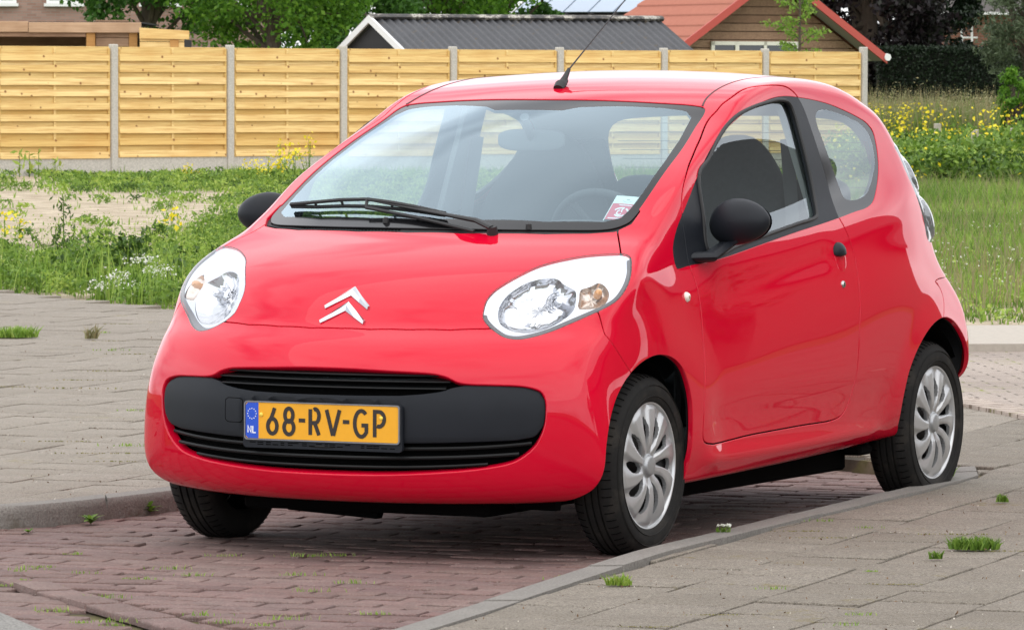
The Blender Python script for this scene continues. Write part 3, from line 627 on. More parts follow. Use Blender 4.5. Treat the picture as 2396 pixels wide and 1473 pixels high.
# density fields over the plot, in metres to the side of the view axis and metres away
def fbm(x,y,s,seed):
    r=np.random.default_rng(seed);o=0;a=1
    for k in range(4):
        g=r.random((64,64));u=x/s;v=y/s;i=np.floor(u).astype(int);j=np.floor(v).astype(int);fu=u-i;fv=v-j;fu=fu*fu*(3-2*fu);fv=fv*fv*(3-2*fv)
        q=lambda a_,b_:g[a_%64,b_%64]
        o=o+a*((q(i,j)*(1-fu)+q(i+1,j)*fu)*(1-fv)+(q(i,j+1)*(1-fu)+q(i+1,j+1)*fu)*fv);a*=.5;s/=2.1
    return o/1.875
def scatter(n_,px0,px1,d0,d1,fn,seed=1):
    r=np.random.default_rng(seed);d=np.sqrt(r.uniform(d0**2,d1**2,n_));px=r.uniform(px0,px1,n_);k=r.random(n_)<fn(px,d);px,d=px[k],d[k]
    h=np.array([c_f[0],c_f[1]])/math.hypot(c_f[0],c_f[1]);rr=np.array([h[1],-h[0]])
    q=CAMP[:2][None]+h*d[:,None]+rr*(((px-1198)/12614.33)*d)[:,None];return np.concatenate([q,np.zeros((len(q),1))],1),px,d
def front(px): # where planting starts (m away) for a column
    return np.interp(px,[-400,-200,0,200,420,700,1500,2260,2500,2800],[37.2,36.9,35.6,34.5,32.6,31.5,31.2,31.3,31.0,31.])
def bigleaf(P,n_,hgt_,spread,size,mat,pl,seed=0,asp=.5,up=.6):
    """a leafy clump at each point"""
    r=np.random.default_rng(seed);m=len(P);idx=np.repeat(np.arange(m),n_);c=P[idx].copy()
    h=np.broadcast_to(hgt_,(m,))[idx];sp=np.broadcast_to(spread,(m,))[idx]
    th=r.uniform(0,2*math.pi,len(idx));u_=r.random(len(idx))**.7;ra=np.sqrt(r.random(len(idx)))*sp*(1-.45*u_)
    c[:,0]+=np.cos(th)*ra;c[:,1]+=np.sin(th)*ra;c[:,2]+=h*u_+.01
    pl.add(leaves(c,size,asp,up,rg=r),mat)
WM=[L_mid,L_lite,L_dark,L_grass,L_dry,L_yel,L_whi]
# 1. tall weeds along the front of the plot (left)
pl=PL()
def dens_front(px,d):
    f=front(px);n_=fbm(px*d/12614.33,d,.9,3);e=np.clip((d-f)/.6,0,1);far=1-np.clip((d-(38.0+11*np.clip((px-330)/300,0,1)))/1.5,0,1);return e*far*np.clip((n_-.30)*4,.25,1)
P,px,d=scatter(5200,-350,1700,31,55,dens_front,11);hh=.06+.62*np.clip(fbm(px*d/12614.33,d,.9,5)-.12,0,1)*np.clip((d-front(px))/3,.35,1)
k=np.clip((fbm(px*d/12614.33,d,.8,19)-.5)*2.6+.5+rng.normal(size=len(P))*.16,0,.999);
for mi,lo,hi in((0,0,.48),(1,.48,.72),(2,.72,1.)):
    q=(k>=lo)&(k<hi);bigleaf(P[q],70,hh[q]*(1.15 if mi==1 else 1),.16,(.045,.036,.065)[mi],mi,pl,20+mi,asp=(.4,.35,.6)[mi],up=.3)
P,px,d=scatter(26000,-350,1700,31,55,dens_front,12);pl.add(blades(P,.17+.18*fbm(px*d/12614.33,d,.7,9),.008,.35),3)
P2,px,d=scatter(3800,-350,1700,31.3,50,dens_front,13);pl.add(blades(P2,.42,.006,.2),1)
# seed heads / fine sprays on the tall stems
P3=P2[rng.random(len(P2))<.6];c=np.repeat(P3,6,0)+rng.normal(size=(len(P3)*6,3))*[.03,.03,.06]+[0,0,.40];pl.add(leaves(c,.018,.6),1)
tag(pl.build('weed_bank',WM),'tall mixed green weeds along the edge of the sandy plot','weeds',kind='stuff')
# 2. short growth scattered on the sand and the denser strip along the fence
pl=PL()
def dens_sand(px,d):
    n_=fbm(px*d/12614.33,d*.9,.85,31);strip=np.clip((d-66.5)/2,0,1)*np.clip((px-40)/200,0,1)*np.clip((75.6-d)/1.5,0,1);right=np.clip((px-480)/220,0,1);sand=1-.72*np.clip((d-44)/2,0,1)*np.clip((65-d)/2,0,1)*np.clip((600-px)/120,0,1);return np.clip(np.clip((n_-.57)*5,0,1)*sand+strip*.9+right*.9,0,1)
P,px,d=scatter(5200,-350,2000,42,79,dens_sand,32);s_=np.clip((d-64)/6,0,1);hh=(.05+.16*fbm(px*d/12614.33,d,1.5,35)*(.35+s_)*(1-.6*np.clip((d-73)/3,0,1)))
k=rng.random(len(P))
for mi,lo,hi in((0,0,.5),(1,.5,.85),(2,.85,1.)):
    q=(k>=lo)&(k<hi);bigleaf(P[q],34,hh[q],.16,.06,mi,pl,40+mi,asp=.4)
P,px,d=scatter(34000,-350,2000,45,80,dens_sand,33);pl.add(blades(P,.07+.08*np.clip((d-66)/6,0,1),.016,.5),3)
tag(pl.build('sparse_weeds',WM),'low green growth on the sand in front of the fence','weeds',kind='stuff')
# 3. meadow on the right
pl=PL()
def dens_mead(px,d):
    f=front(px);n_=fbm(px*d/12614.33,d,1.2,51);return np.clip((d-f-.4)/1.,0,1)*np.clip((n_-.36)*6+np.clip((d-35)/4,0,1),0,1)*np.clip((px-1350)/150,0,1)
P,px,d=scatter(110000,1400,2900,31,70,dens_mead,52);g=fbm(px*d/12614.33,d,1.6,53)
mq=fbm(px*d/12614.33,d,1.3,58)+rng.normal(size=len(d))*.05;hq=(.09+.14*g)*np.clip((d-29.5)/13,.30,1)+.12*np.clip((d-48)/12,0,1);wq=.010+.00022*(d-30)
for mi_,sel in((3,mq>=.47),(0,mq<.47)):pl.add(blades(P[sel],hq[sel],wq[sel],.45),mi_)
q=rng.random(len(P))<.14;pl.add(blades(P[q],.26+.1*np.clip((d[q]-50)/10,0,1),.008,.35),4)
P,px,d=scatter(1300,1400,2900,31.6,66,lambda a,b:np.full(len(a),.7),54);bigleaf(P,16,.09,.16,.05,1,pl,55)
P,px,d=scatter(5200,1500,2900,33,62,lambda a,b:np.clip((fbm(a*b/12614.33,b,2.,57)-.38)*4,.05,1),56);pl.add(leaves(P+[0,0,.13]+rng.normal(size=P.shape)*[0,0,.03],.019,.9,1.5),6)
tag(pl.build('meadow_grass',WM),'tall meadow grass with tiny white daisies right of the car','grass',kind='stuff')
# 4. flowering weeds further back on the right
pl=PL()
P,px,d=scatter(1500,1950,2900,64,93,lambda a,b:np.clip((fbm(a*b/12614.33,b*.5,2.2,61)-.33)*4,.1,1),62);bigleaf(P,90,.12+.85*fbm(px*d/12614.33,d,1.7,63),.38,.085,0,pl,64,asp=.5)
q=rng.random(len(P))<.5;bigleaf(P[q],60,.55,.42,.09,2,pl,65,asp=.55);bigleaf(P[~q],50,.62,.4,.075,1,pl,66,asp=.5)
P,px,d=scatter(9500,1950,2900,58,94,lambda a,b:np.clip((fbm(a*b/12614.33,b*.35,1.5,67)-.42)*5,.04,1)*np.clip((b-59)/6,0,1),68)
pl.add(leaves(P+np.stack([0*d,0*d,(.25+.80*rng.random(len(d))*np.clip((d-60)/10,.2,1))],1),.052,.95,1.2),5)
tag(pl.build('flowering_weeds',WM),'bushy green weeds sprinkled with yellow flowers in the meadow','flowers',kind='stuff')
pl=PL()
P,px,d=scatter(9000,2030,2330,89,96.5,lambda a,b:np.full(len(a),1.),71);hk_=.80+.5*fbm(px*.05,d,1.,72);kk_=rng.random(len(P))<.45;pl.add(blades(P[kk_],hk_[kk_],.016,.16),4);pl.add(blades(P[~kk_],hk_[~kk_]*.85,.02,.25),0)
c=P[::2]+np.array([0,0,.9])+rng.normal(size=(len(P[::2]),3))*[.03,.03,.16];pl.add(leaves(c,.05,.4),4)
tag(pl.build('grey_plume_grass',WM),'tall grey green plumed grasses in front of the low plank fence','grass',kind='stuff')
# ---- trees
def crown(C,R,n_clump,n_leaf,size,seed,hollow=.45,up=.2,asp=.6,cl=.22):
    r=np.random.default_rng(seed);d=r.normal(size=(n_clump,3));d/=np.linalg.norm(d,axis=1)[:,None];rad=r.uniform(hollow,1,n_clump)**.6
    c=d*rad[:,None]*np.array(R);cs=r.uniform(.6,1.4,n_clump)*cl*np.mean(R)
    idx=np.repeat(np.arange(n_clump),n_leaf);g=r.normal(size=(len(idx),3));g/=np.linalg.norm(g,axis=1)[:,None];g*=(r.random(len(idx))**.45)[:,None]
    p=c[idx]+g*cs[idx][:,None]*[1,1,.75]+np.array(C);return leaves(p,size,asp,up,rg=r),c+np.array(C)
def tree(name,pos,h,C,R,nc,nl,size,mat,label,seed,tr=.16,group=None,bark=None,extra=(),hollow=.45,cl=.22,up=.2,asp=.6):
    root=empty(name,pos,label,'tree',group);pl=PL();VF,cc=crown(C,R,nc,nl,size,seed,hollow,cl=cl,up=up,asp=asp);pl.add(VF,0)
    for (C2,R2,nc2) in extra:
        VF,c2=crown(C2,R2,nc2,nl,size,seed+9,hollow,cl=cl,up=up,asp=asp);pl.add(VF,0);cc=np.concatenate([cc,c2])
    pl.build('crown',[mat],root)
    mb=MB();C=np.array(C,float);mb.tube([(0,0,-.2),(.04,.02,C[2]*.45),(C[0]*.6,C[1]*.6,C[2]),(C[0],C[1],C[2]+R[2]*.6)],[tr*1.25,tr,tr*.6,tr*.2],9)
    r=random.Random(seed)
    for q in cc[::max(1,len(cc)//22)]:
        b=np.array([C[0]*.5,C[1]*.5,C[2]*r.uniform(.45,.95)]);m_=(b+q)/2+[0,0,.15];mb.tube([b,m_,q],[tr*.4,tr*.25,tr*.07],6)
    mb.build('trunk',bark or M_bark,root);return root
M_bark=simple('bark',(.09,.07,.05),.9,.5,14)
T_maple=leafmat('maple_leaves',(.06,.16,.015),(.13,.29,.025),(.23,.42,.045),.45)
T_deep=leafmat('deep_green_leaves',(.035,.10,.015),(.07,.18,.025),(.12,.27,.04),.35)
T_purple=leafmat('dark_purple_leaves',(.010,.007,.009),(.020,.012,.014),(.014,.02,.010),.15)
T_blackg=leafmat('blackish_green_leaves',(.005,.012,.005),(.012,.026,.010),(.02,.04,.014),.15)
T_willow=leafmat('willow_leaves',(.07,.10,.05),(.13,.17,.09),(.20,.25,.15),.35)
tree('maple_tree',spot(640,97.5),6,(0,0,3.7),(1.95,2.0,2.1),170,150,.105,T_maple,'bright green maple tree behind the fence, left of the black shed',101,.15)
tree('maple_tree',spot(345,101.),6,(0,0,4.1),(1.75,1.8,2.0),130,140,.12,T_deep,'darker green broadleaf tree beside the brick house and carport',102,.14)
tree('broadleaf_tree',spot(1050,112.),6,(0,0,4.2),(2.3,2.,1.8),130,130,.13,T_maple,'green tree whose low branches show above the black shed roof',103,.16)
tree('broadleaf_tree',spot(800,108.),6,(0,0,3.0),(1.5,1.5,2.0),110,130,.12,T_deep,'deep green tree filling in behind the left end of the black shed',121,.14)
tree('broadleaf_tree',spot(1165,116.),6,(0,0,3.6),(1.3,1.5,1.9),90,120,.13,T_deep,'deep green tree behind the black shed, next to the panelled roof',122,.14)
tree('copper_beech',spot(2030,106.),8,(0,0,3.4),(1.35,1.6,3.2),210,150,.13,T_purple,'blackish purple tree right of the orange roofed house',104,.22,cl=.20)
tree('dark_evergreen',spot(2165,107.),7,(-.25,0,2.5),(.62,1.0,2.9),170,140,.11,T_blackg,'dark blackish green tree just left of the red brick house',105,.2,extra=(((-.5,0,4.9),(.9,1,1.2),50),))
tree('willow_tree',spot(2412,95.),6,(0,0,2.5),(.95,.9,1.5),120,120,.12,T_willow,'silvery green willow tree at the right edge of the plot',106,.12,asp=.22,extra=(((.1,0,3.9),(1.3,1,1.0),60),))
tree('leafy_shrub',spot(2372,93.2),2.,(0,0,.85),(.42,.4,.75),40,110,.07,T_maple,'upright green shrub at the right edge, in front of the dark hedge',109,.04)
tree('linden_tree',spot(2420,124.),7,(0,0,5.0),(1.9,1.6,1.5),110,120,.13,T_deep,'overhanging green tree in front of the red brick house roof',110,.18)
# young feathery tree in front of the timber gable
root=empty('young_robinia',spot(1868,92.5),'young feathery light green tree in front of the timber gable','tree')
mb=MB();pl=PL();r=random.Random(5);mb.tube([(0,0,0),(.03,0,1.2),(-.02,0,2.3),(.02,0,3.6)],[.035,.03,.022,.01],7);C_=[]
for i in range(26):
    z=1.75+.085*i;a=r.uniform(0,6.28);L_=r.uniform(.35,.75)*(1-.2*abs(z-2.5));s=np.array([.0,0,z]);e_=s+np.array([math.cos(a)*L_,math.sin(a)*L_,r.uniform(.05,.3)]);mb.tube([s,(s+e_)/2+[0,0,.06],e_],[.012,.008,.003],5)
    for q in range(90):
        u=r.uniform(.25,1.05);C_.append(s+(e_-s)*u+[r.gauss(0,.05),r.gauss(0,.05),r.gauss(0,.04)])
pl.add(leaves(np.array(C_),.075,.5,.5));pl.build('crown',[leafmat('robinia_leaves',(.14,.27,.03),(.24,.40,.06),(.36,.50,.10),.45)],root);mb.build('trunk',M_bark,root)
# clipped hedge
root=empty('clipped_hedge',spot(2050,103.5),'tall dark clipped hedge behind the meadow on the right','hedge');root.rotation_euler=(0,0,math.atan2(VX[1],VX[0]))
pl=PL();n_=52000;q=rng.random((n_,3))*[5.6,1.2,2.02];f=rng.integers(0,3,n_);q[f==0,1]=rng.normal(.03,.05,(f==0).sum());q[f==1,2]=rng.normal(2.0,.03,(f==1).sum());pl.add(leaves(q,.06,.6));pl.build('foliage',[T_blackg],root)
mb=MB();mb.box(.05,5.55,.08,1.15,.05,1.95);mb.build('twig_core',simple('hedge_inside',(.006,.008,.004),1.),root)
# --- single plants one can point at
def rosette(name,pos,n_,L_,w_,up,label,mat,seed,group=None,stem=0.):
    r=np.random.default_rng(seed);V=[];F=[]
    for i in range(n_):
        a=r.uniform(0,2*math.pi);l_=L_*r.uniform(.6,1.15);el=r.uniform(up*.5,up*1.3);dr=np.array([math.cos(a)*math.cos(el),math.sin(a)*math.cos(el),math.sin(el)]);s=np.array([-math.sin(a),math.cos(a),0])
        b0=np.array([0,0,stem*r.random()]);k=len(V)
        for t_,ww in((0,.15),(.3,.8),(.6,1.),(.85,.6),(1,.05)):
            p=b0+dr*l_*t_+np.array([0,0,-l_*.35*t_*t_]);V+=[p-s*w_*ww*.5,p+s*w_*ww*.5]
        for j in range(4):F.append((k+2*j,k+2*j+1,k+2*j+3,k+2*j+2))
    mb=MB();mb.add(V,F,0,True);o=mb.build(name,mat,None,loc=pos);return tag(o,label,'weed',group)
def at_kerb(px,py,z):
    d=12614.33*(1.45-z)/(py-181);return spot(px,d,z)
g1='weeds rooted along the kerb'
rosette('kerb_weed',at_kerb(345,1206,.004),26,.065,.016,.9,'larger leafy green weed at the foot of the far kerb, nearest the tyre',L_mid,1,g1,.02)
rosette('kerb_weed',at_kerb(211,1230,.004),22,.055,.014,.8,'leafy green weed at the foot of the far kerb below the stone joint',L_mid,2,g1,.015)
rosette('kerb_weed',at_kerb(65,1250,.004),14,.03,.01,.8,'tiny weed at the foot of the far kerb near the left edge',L_mid,3,g1)
def tuft(name,pos,n_,r_,h_,label,mats,seed,group=None,w=.006,fl=0):
    r=np.random.default_rng(seed);P=np.zeros((n_,3));a=r.uniform(0,2*math.pi,n_);ra=np.sqrt(r.random(n_))*r_;P[:,0]=np.cos(a)*ra;P[:,1]=np.sin(a)*ra
    q=np.stack([VX,VD,np.array([0,0,1.])],1);P=(P*[1,.55,1])@q.T
    pl=PL();pl.add(blades(P,h_,w,.9,rg=r),0)
    if fl:pl.add(leaves(P[:fl]+[0,0,h_*1.1],.012,.9,1.,rg=r),1)
    return tag(pl.build(name,mats,None,loc=pos),label,'weed',group)
g2='small weeds in the pavement joints'
tuft('pavement_weed',at_kerb(2284,1283,.062),420,.075,.035,'dense bright green tuft standing in the near pavement on the right',[L_mid],11,g2)
tuft('pavement_weed',at_kerb(2193,1306,.062),60,.02,.022,'small green sprig left of the dense tuft on the near pavement',[L_mid],12,g2)
tuft('pavement_weed',at_kerb(1450,1370,.062),90,.035,.03,'pale green sprout in the sandy patch beside the near kerb',[L_lite],13,g2)
tuft('pavement_weed',at_kerb(2350,1172,.062),60,.022,.025,'small green sprig on the pavement near the right edge, behind the dense tuft',[L_mid],14,g2)
tuft('pavement_weed',at_kerb(30,792,.062),420,.13,.055,'wide grass tuft on the far pavement at the left edge',[L_grass],15,g2,.009)
tuft('pavement_weed',at_kerb(212,795,.062),50,.035,.07,'dry upright tuft on the far pavement, right of the wide grass tuft',[L_dry],16,g2,.01)
tuft('flowering_weed',at_kerb(2218,1112,.066),60,.03,.035,'little weed with white flowers behind the rear tyre on the kerb',[L_mid,L_whi],17,'white flowered weeds on the kerb',fl=40)
tuft('flowering_weed',at_kerb(1695,1245,.066),30,.025,.02,'little weed with white flowers on the kerb between the two wheels',[L_mid,L_whi],18,'white flowered weeds on the kerb',fl=26)
# grass and moss in joints: far too many blades to count
pl=PL()
def joints(n_,pxr,pyr,z,seed,h,w,m,cl=40,sp=.035,fn=None):
    r=np.random.default_rng(seed);k=0
    for i in range(n_):
        px,py=r.uniform(*pxr),r.uniform(*pyr)
        if fn and not fn(px,py):continue
        c=at_kerb(px,py,z);a=r.uniform(.6,1.4)
        u=r.normal(size=(cl,1))*VX*sp*a+r.normal(size=(cl,1))*VD*.006;pl.add(blades(c+u,h*a,w,.8,rg=r),m)
joints(30,(0,900),(1300,1470),.004,81,.011,.003,0,cl=24,sp=.028)
joints(12,(600,1350),(1350,1470),.004,82,.010,.003,0,cl=22,sp=.028,fn=lambda x,y:y>1473-(x-900)*.31+12)
near=lambda x,y:y>max(1293-(x-1480)*.25,1473-(x-900)*.31)+35
joints(16,(1000,2390),(1140,1472),.060,83,.0035,.004,1,cl=60,sp=.055,fn=near)
joints(14,(1000,2390),(1140,1472),.060,84,.008,.003,0,cl=22,sp=.02,fn=near)
joints(10,(0,420),(720,1120),.061,85,.006,.006,1,cl=40,sp=.09)
joints(4,(0,420),(760,1120),.061,86,.014,.005,0,cl=24,sp=.05)
r=np.random.default_rng(99);q=[]
for i in range(480):
    px,py=(r.uniform(950,2396),r.uniform(1120,1473)) if i%3 else (r.uniform(0,420),r.uniform(730,1170))
    if i%3 and not near(px,py):continue
    q.append(at_kerb(px,py,.067))
pd=PL();pd.add(leaves(np.array(q),.009,.6,2.,rg=r),0);pd.add(leaves(np.array(q)[::2]+[.01,.02,0],.006,.8,2.,rg=r),1)
tag(pd.build('paving_litter',[simple('dry_leaf_bits',(.14,.08,.04),.9),simple('pale_grit',(.5,.46,.4),.9)]),'tiny dry leaf bits and pale grit lying on the pavements','litter',kind='stuff')
tag(pl.build('joint_grass_and_moss',[L_grass,L_moss]),'grass and yellow moss growing in the paving joints','moss',kind='stuff')
# single weeds on the sandy plot
def tallweed(name,px,d,h,label,mat,seed,nl=60,ls=.07,yel=0,spread=.09,group=None,z0=.15):
    r=np.random.default_rng(seed);root=empty(name,spot(px,d),label,'weed',group);mb=MB();pl=PL()
    tops=[]
    for k in range(1 if spread<.1 else 4):
        dx,dy=r.normal(size=2)*spread*(k>0);hk=h*(1 if k==0 else r.uniform(.6,.95));mb.tube([(0,0,0),(dx*.5,dy*.5,hk*.5),(dx,dy,hk)],[.008,.006,.003],5);u=r.random(nl)*.95+.05
        p=np.stack([dx*u,dy*u,hk*u],1)+r.normal(size=(nl,3))*[.035,.035,.012];pl.add(leaves(p,ls,.32,.2,rg=r),0);tops.append((dx,dy,hk))
    if yel:
        for tp in tops:pl.add(leaves(np.array(tp)+r.normal(size=(yel,3))*[.045,.045,.06],.045,.9,1,rg=r),1)
    mb.build('stem',L_mid,root);pl.build('leaves',[mat,L_yel],root);return root
tallweed('tall_thistle',148,42.5,.50,'tall dark narrow leaved weed spike standing over the sand, left',L_dark,1,110,.055)
tallweed('dark_weed',130,42.,.30,'bushy dark weed left of the tall spike',L_dark,2,60,.06,spread=.12)
for i,(px,d,h,lb) in enumerate(((600,71,.30,'yellow mustard plant low by the car pillar, leftmost of the flowering ones'),(628,70.5,.42,'yellow mustard plant, second from left before the fence base'),(655,71.5,.60,'tall yellow mustard plant against the concrete base board'),(690,71.,.50,'yellow mustard plant right beside the red windscreen pillar'),(722,72.,.66,'tallest yellow mustard plant just above the windscreen pillar'),(565,71.8,.26,'short yellow mustard plant apart on the left of the others'),(440,73.,.24,'single small yellow mustard in front of the middle fence post'))):
    tallweed('mustard_plant',px,d,h*.9+.02,lb,L_lite,30+i,26,.05,yel=11,spread=.12,group='mustard plants by the fence')
for i,(px,d,h,lb) in enumerate(((45,77.2,.38,'broad leaved young plant at the fence base, far left'),(68,77.2,.36,'broad leaved young plant at the fence base, second from left'),(90,77.3,.40,'broad leaved young plant at the fence base, right of the pair'),(128,77.4,.26,'small pale plant at the fence base beside the broad leaved ones'))):
    tallweed('young_plant',px,d,h,lb,L_lite,50+i,16,.13,group='young plants at the fence base')
for i,(px,d,lb) in enumerate(((10,48.5,'yellow flowered weed at the left edge of the sand'),(45,48.,'yellow flowered weed just right of the left edge'),(400,40.,'low weed with one yellow bloom left of the headlight'))):
    tallweed('yellow_flower',px,d,.16 if i<2 else .42,lb,L_lite,70+i,30,.05,yel=18,group='yellow blooms on the sand')
r_=np.random.default_rng(91)
for i,(px,d,lb) in enumerate(((240,34.8,'white flowered weed left of the others at the plot edge'),(275,34.9,'large white flower cluster at the plot edge'),(320,34.4,'white flower cluster low beside the headlight'),(335,35.4,'white flower cluster higher in the weeds near the headlight'),(372,34.6,'white flower cluster closest to the headlight'))):
    root=empty('white_alyssum',spot(px,d),lb,'flower','white flowers at the plot edge');pl=PL();h=.10+.05*(i%2)+(.10 if i in(3,4) else 0);P=r_.normal(size=(60,3))*[.05,.05,0];pl.add(blades(P,h*.8,.008,.3,rg=r_),0);pl.build('stems',[L_mid],root)
    pl=PL();pl.add(leaves(r_.normal(size=(90,3))*[.055,.055,.02]+[0,0,h],.018,.9,1.,rg=r_));pl.build('blossoms',[L_whi],root)
# ---------------- body surface ----------------
# ---------- splines ----------
def nspl(xk,yk,x):
    """natural cubic spline (yk may be (n,) or (n,m)); x clipped to the range"""
    xk=np.asarray(xk,float);yk=np.asarray(yk,float);n=len(xk);h=np.diff(xk)
    A=np.zeros((n,n));B=np.zeros((n,)+yk.shape[1:]);A[0,0]=A[-1,-1]=1
    for i in range(1,n-1):
        A[i,i-1]=h[i-1];A[i,i]=2*(h[i-1]+h[i]);A[i,i+1]=h[i]
        B[i]=6*((yk[i+1]-yk[i])/h[i]-(yk[i]-yk[i-1])/h[i-1])
    M=np.linalg.solve(A,B)
    x=np.clip(x,xk[0],xk[-1]);i=np.clip(np.searchsorted(xk,x)-1,0,n-2)
    hh=h[i];a=(xk[i+1]-x)/hh;b=1-a
    if yk.ndim>1: a=a[...,None];b=b[...,None];hh=hh[...,None]
    return a*yk[i]+b*yk[i+1]+((a**3-a)*M[i]+(b**3-b)*M[i+1])*hh*hh/6
def closed_spline(P,n=12):
    """closed Catmull-Rom (centripetal-like) resample"""
    P=np.asarray(P,float);m=len(P);out=[]
    for i in range(m):
        p0,p1,p2,p3=P[i-1],P[i],P[(i+1)%m],P[(i+2)%m]
        d1=np.linalg.norm(p1-p0)**.5+1e-9;d2=np.linalg.norm(p2-p1)**.5+1e-9;d3=np.linalg.norm(p3-p2)**.5+1e-9
        t1=(p1-p0)/d1-(p2-p0)/(d1+d2)+(p2-p1)/d2
        t2=(p2-p1)/d2-(p3-p1)/(d2+d3)+(p3-p2)/d3
        t1*=d2;t2*=d2
        for k in range(n):
            t=k/n
            out.append((2*t**3-3*t*t+1)*p1+(t**3-2*t*t+t)*t1+(-2*t**3+3*t*t)*p2+(t**3-t*t)*t2)
    return np.array(out)
def polysd(P,x,y):
    """signed distance to closed polygon, negative inside"""
    x=np.asarray(x,float);y=np.asarray(y,float)
    d=np.full(x.shape,1e18);ins=np.zeros(x.shape,bool);m=len(P)
    for i in range(m):
        ax,ay=P[i];bx,by=P[(i+1)%m];ex,ey=bx-ax,by-ay;L=ex*ex+ey*ey
        if L<1e-16: continue
        t=np.clip(((x-ax)*ex+(y-ay)*ey)/L,0,1)
        dx=x-ax-t*ex;dy=y-ay-t*ey
        d=np.minimum(d,dx*dx+dy*dy)
        if ay!=by: ins^=((ay>y)!=(by>y))&(x<(bx-ax)*(y-ay)/(by-ay)+ax)
    d=np.sqrt(d);return np.where(ins,-d,d)
class Grid2:
    """cubic B-spline lookup of finely sampled f(a,b)"""
    def __init__(s,a0,a1,b0,b1,h,fn):
        s.a0,s.b0,s.h=a0,b0,h;s.na=int(round((a1-a0)/h))+1;s.nb=int(round((b1-b0)/h))+1
        A,B=np.meshgrid(a0+h*np.arange(s.na),b0+h*np.arange(s.nb),indexing='ij');s.g=fn(A,B)
    def __call__(s,a,b):
        u=np.clip((a-s.a0)/s.h,1,s.na-2.001);v=np.clip((b-s.b0)/s.h,1,s.nb-2.001)
        i=u.astype(int);j=v.astype(int);u=u-i;v=v-j
        def w(t): return ((1-t)**3/6,(3*t**3-6*t*t+4)/6,(-3*t**3+3*t*t+3*t+1)/6,t**3/6)
        wu=w(u);wv=w(v);r=0
        for k in range(4):
            q=0
            for l in range(4): q=q+wv[l]*s.g[i+k-1,j+l-1]
            r=r+wu[k]*q
        return r
def sstep(a,b,x): t=np.clip((x-a)/(b-a),0,1);return t*t*t*(t*(t*6-15)+10)
# ---------- body definition (car frame: x forward from the front axle, y to the car's left, z up) ----------
PROFILE=[(.604,.184),(.642,.213),(.668,.26),(.686,.34),(.692,.42),(.688,.50),(.665,.58),(.618,.65),(.550,.705),(.512,.757),
 (.464,.809),(.397,.858),(.315,.899),(.225,.934),(.130,.967),(.03,1.014),(-.10,1.074),(-.25,1.143),(-.42,1.220),(-.58,1.291),(-.72,1.347),(-.82,1.383),
 (-.93,1.414),(-1.08,1.442),(-1.28,1.464),(-1.5,1.474),(-1.75,1.472),(-2.0,1.455),(-2.2,1.428),(-2.36,1.385),(-2.46,1.30),(-2.54,1.18),(-2.60,1.06),(-2.645,.93),(-2.675,.82),
 (-2.715,.72),(-2.728,.60),(-2.725,.48),(-2.71,.37),(-2.64,.27),(-2.5,.235),(-2.0,.21),(-1.3,.19),(-.6,.18),(0,.17),(.4,.170),(.555,.174)]
TK=[-.80,-.72,-.64,-.55,-.44,-.32,-.20,-.09,-.02,.06,.20,.35,.50,.65]
SX=[-2.85,-2.6,-2.34,-2.0,-1.5,-1.0,-.5,-.2,0,.25,.45,.62,.8]
ST=[# t: -.80  -.72  -.64  -.55  -.44  -.32  -.20  -.09  -.02  .06   .20   .35   .50  .65
# t: -.80  -.72  -.64  -.55  -.44  -.32  -.20  -.09  -.02  .06   .20   .35   .50  .65
 [.72, .73, .750,.765,.765,.725,.67, .625,.600,.565,.51, .46, .41,.35],
 [.745,.775,.785,.785,.770,.740,.70,.670,.650,.620,.57, .525,.475,.42],
 [.76, .788,.800,.802,.793,.775,.748,.722,.704,.677,.63, .585,.535,.47],
 [.73, .765,.785,.797,.803,.802,.786,.760,.742,.710,.660,.612,.545,.47],
 [.72, .765,.788,.801,.808,.807,.794,.772,.752,.720,.680,.635,.585,.52],
 [.72, .765,.788,.801,.808,.807,.795,.775,.755,.728,.690,.650,.595,.53],
 [.72, .765,.786,.799,.805,.803,.791,.774,.755,.732,.695,.65,.595,.52],
 [.72, .760,.780,.792,.798,.798,.790,.775,.756,.733,.695,.645,.58,.51],
 [.72, .760,.778,.788,.795,.797,.793,.786,.776,.75,.67, .61, .55,.48],
 [.725, .772,.790,.793,.785,.773,.765,.762,.765,.745,.63, .56, .50,.43],
 [.715,.755,.777,.780,.774,.760,.735,.715,.700,.64, .58, .51, .44,.37],
 [.67, .700,.715,.727,.730,.722,.695,.65, .61, .56, .50, .43, .36,.29],
 [.62, .65, .66, .67, .67, .66, .62, .56, .52, .47, .41, .34, .27,.20]]
def belt(x): return .869+.094*(-.22-x)
PR=closed_spline(PROFILE,6)
GP=Grid2(-3.0,1.0,-.05,1.75,.01,lambda a,b:polysd(PR,a,b))
def _S(a,b):
    t=b; cols=nspl(TK,np.array(ST).T,t[0])           # (nb, nx)
    out=nspl(SX,cols.T,a[:,0]); return out            # (na, nb)
GS=Grid2(-2.9,.85,-.82,.68,.01,_S)
def arch(x,z,cx,r0,amp,w):
    r=np.hypot(x-cx,(z-.27))
    up=sstep(.18,.34,z)
    return amp*up*(1-sstep(r0,r0+w,r))
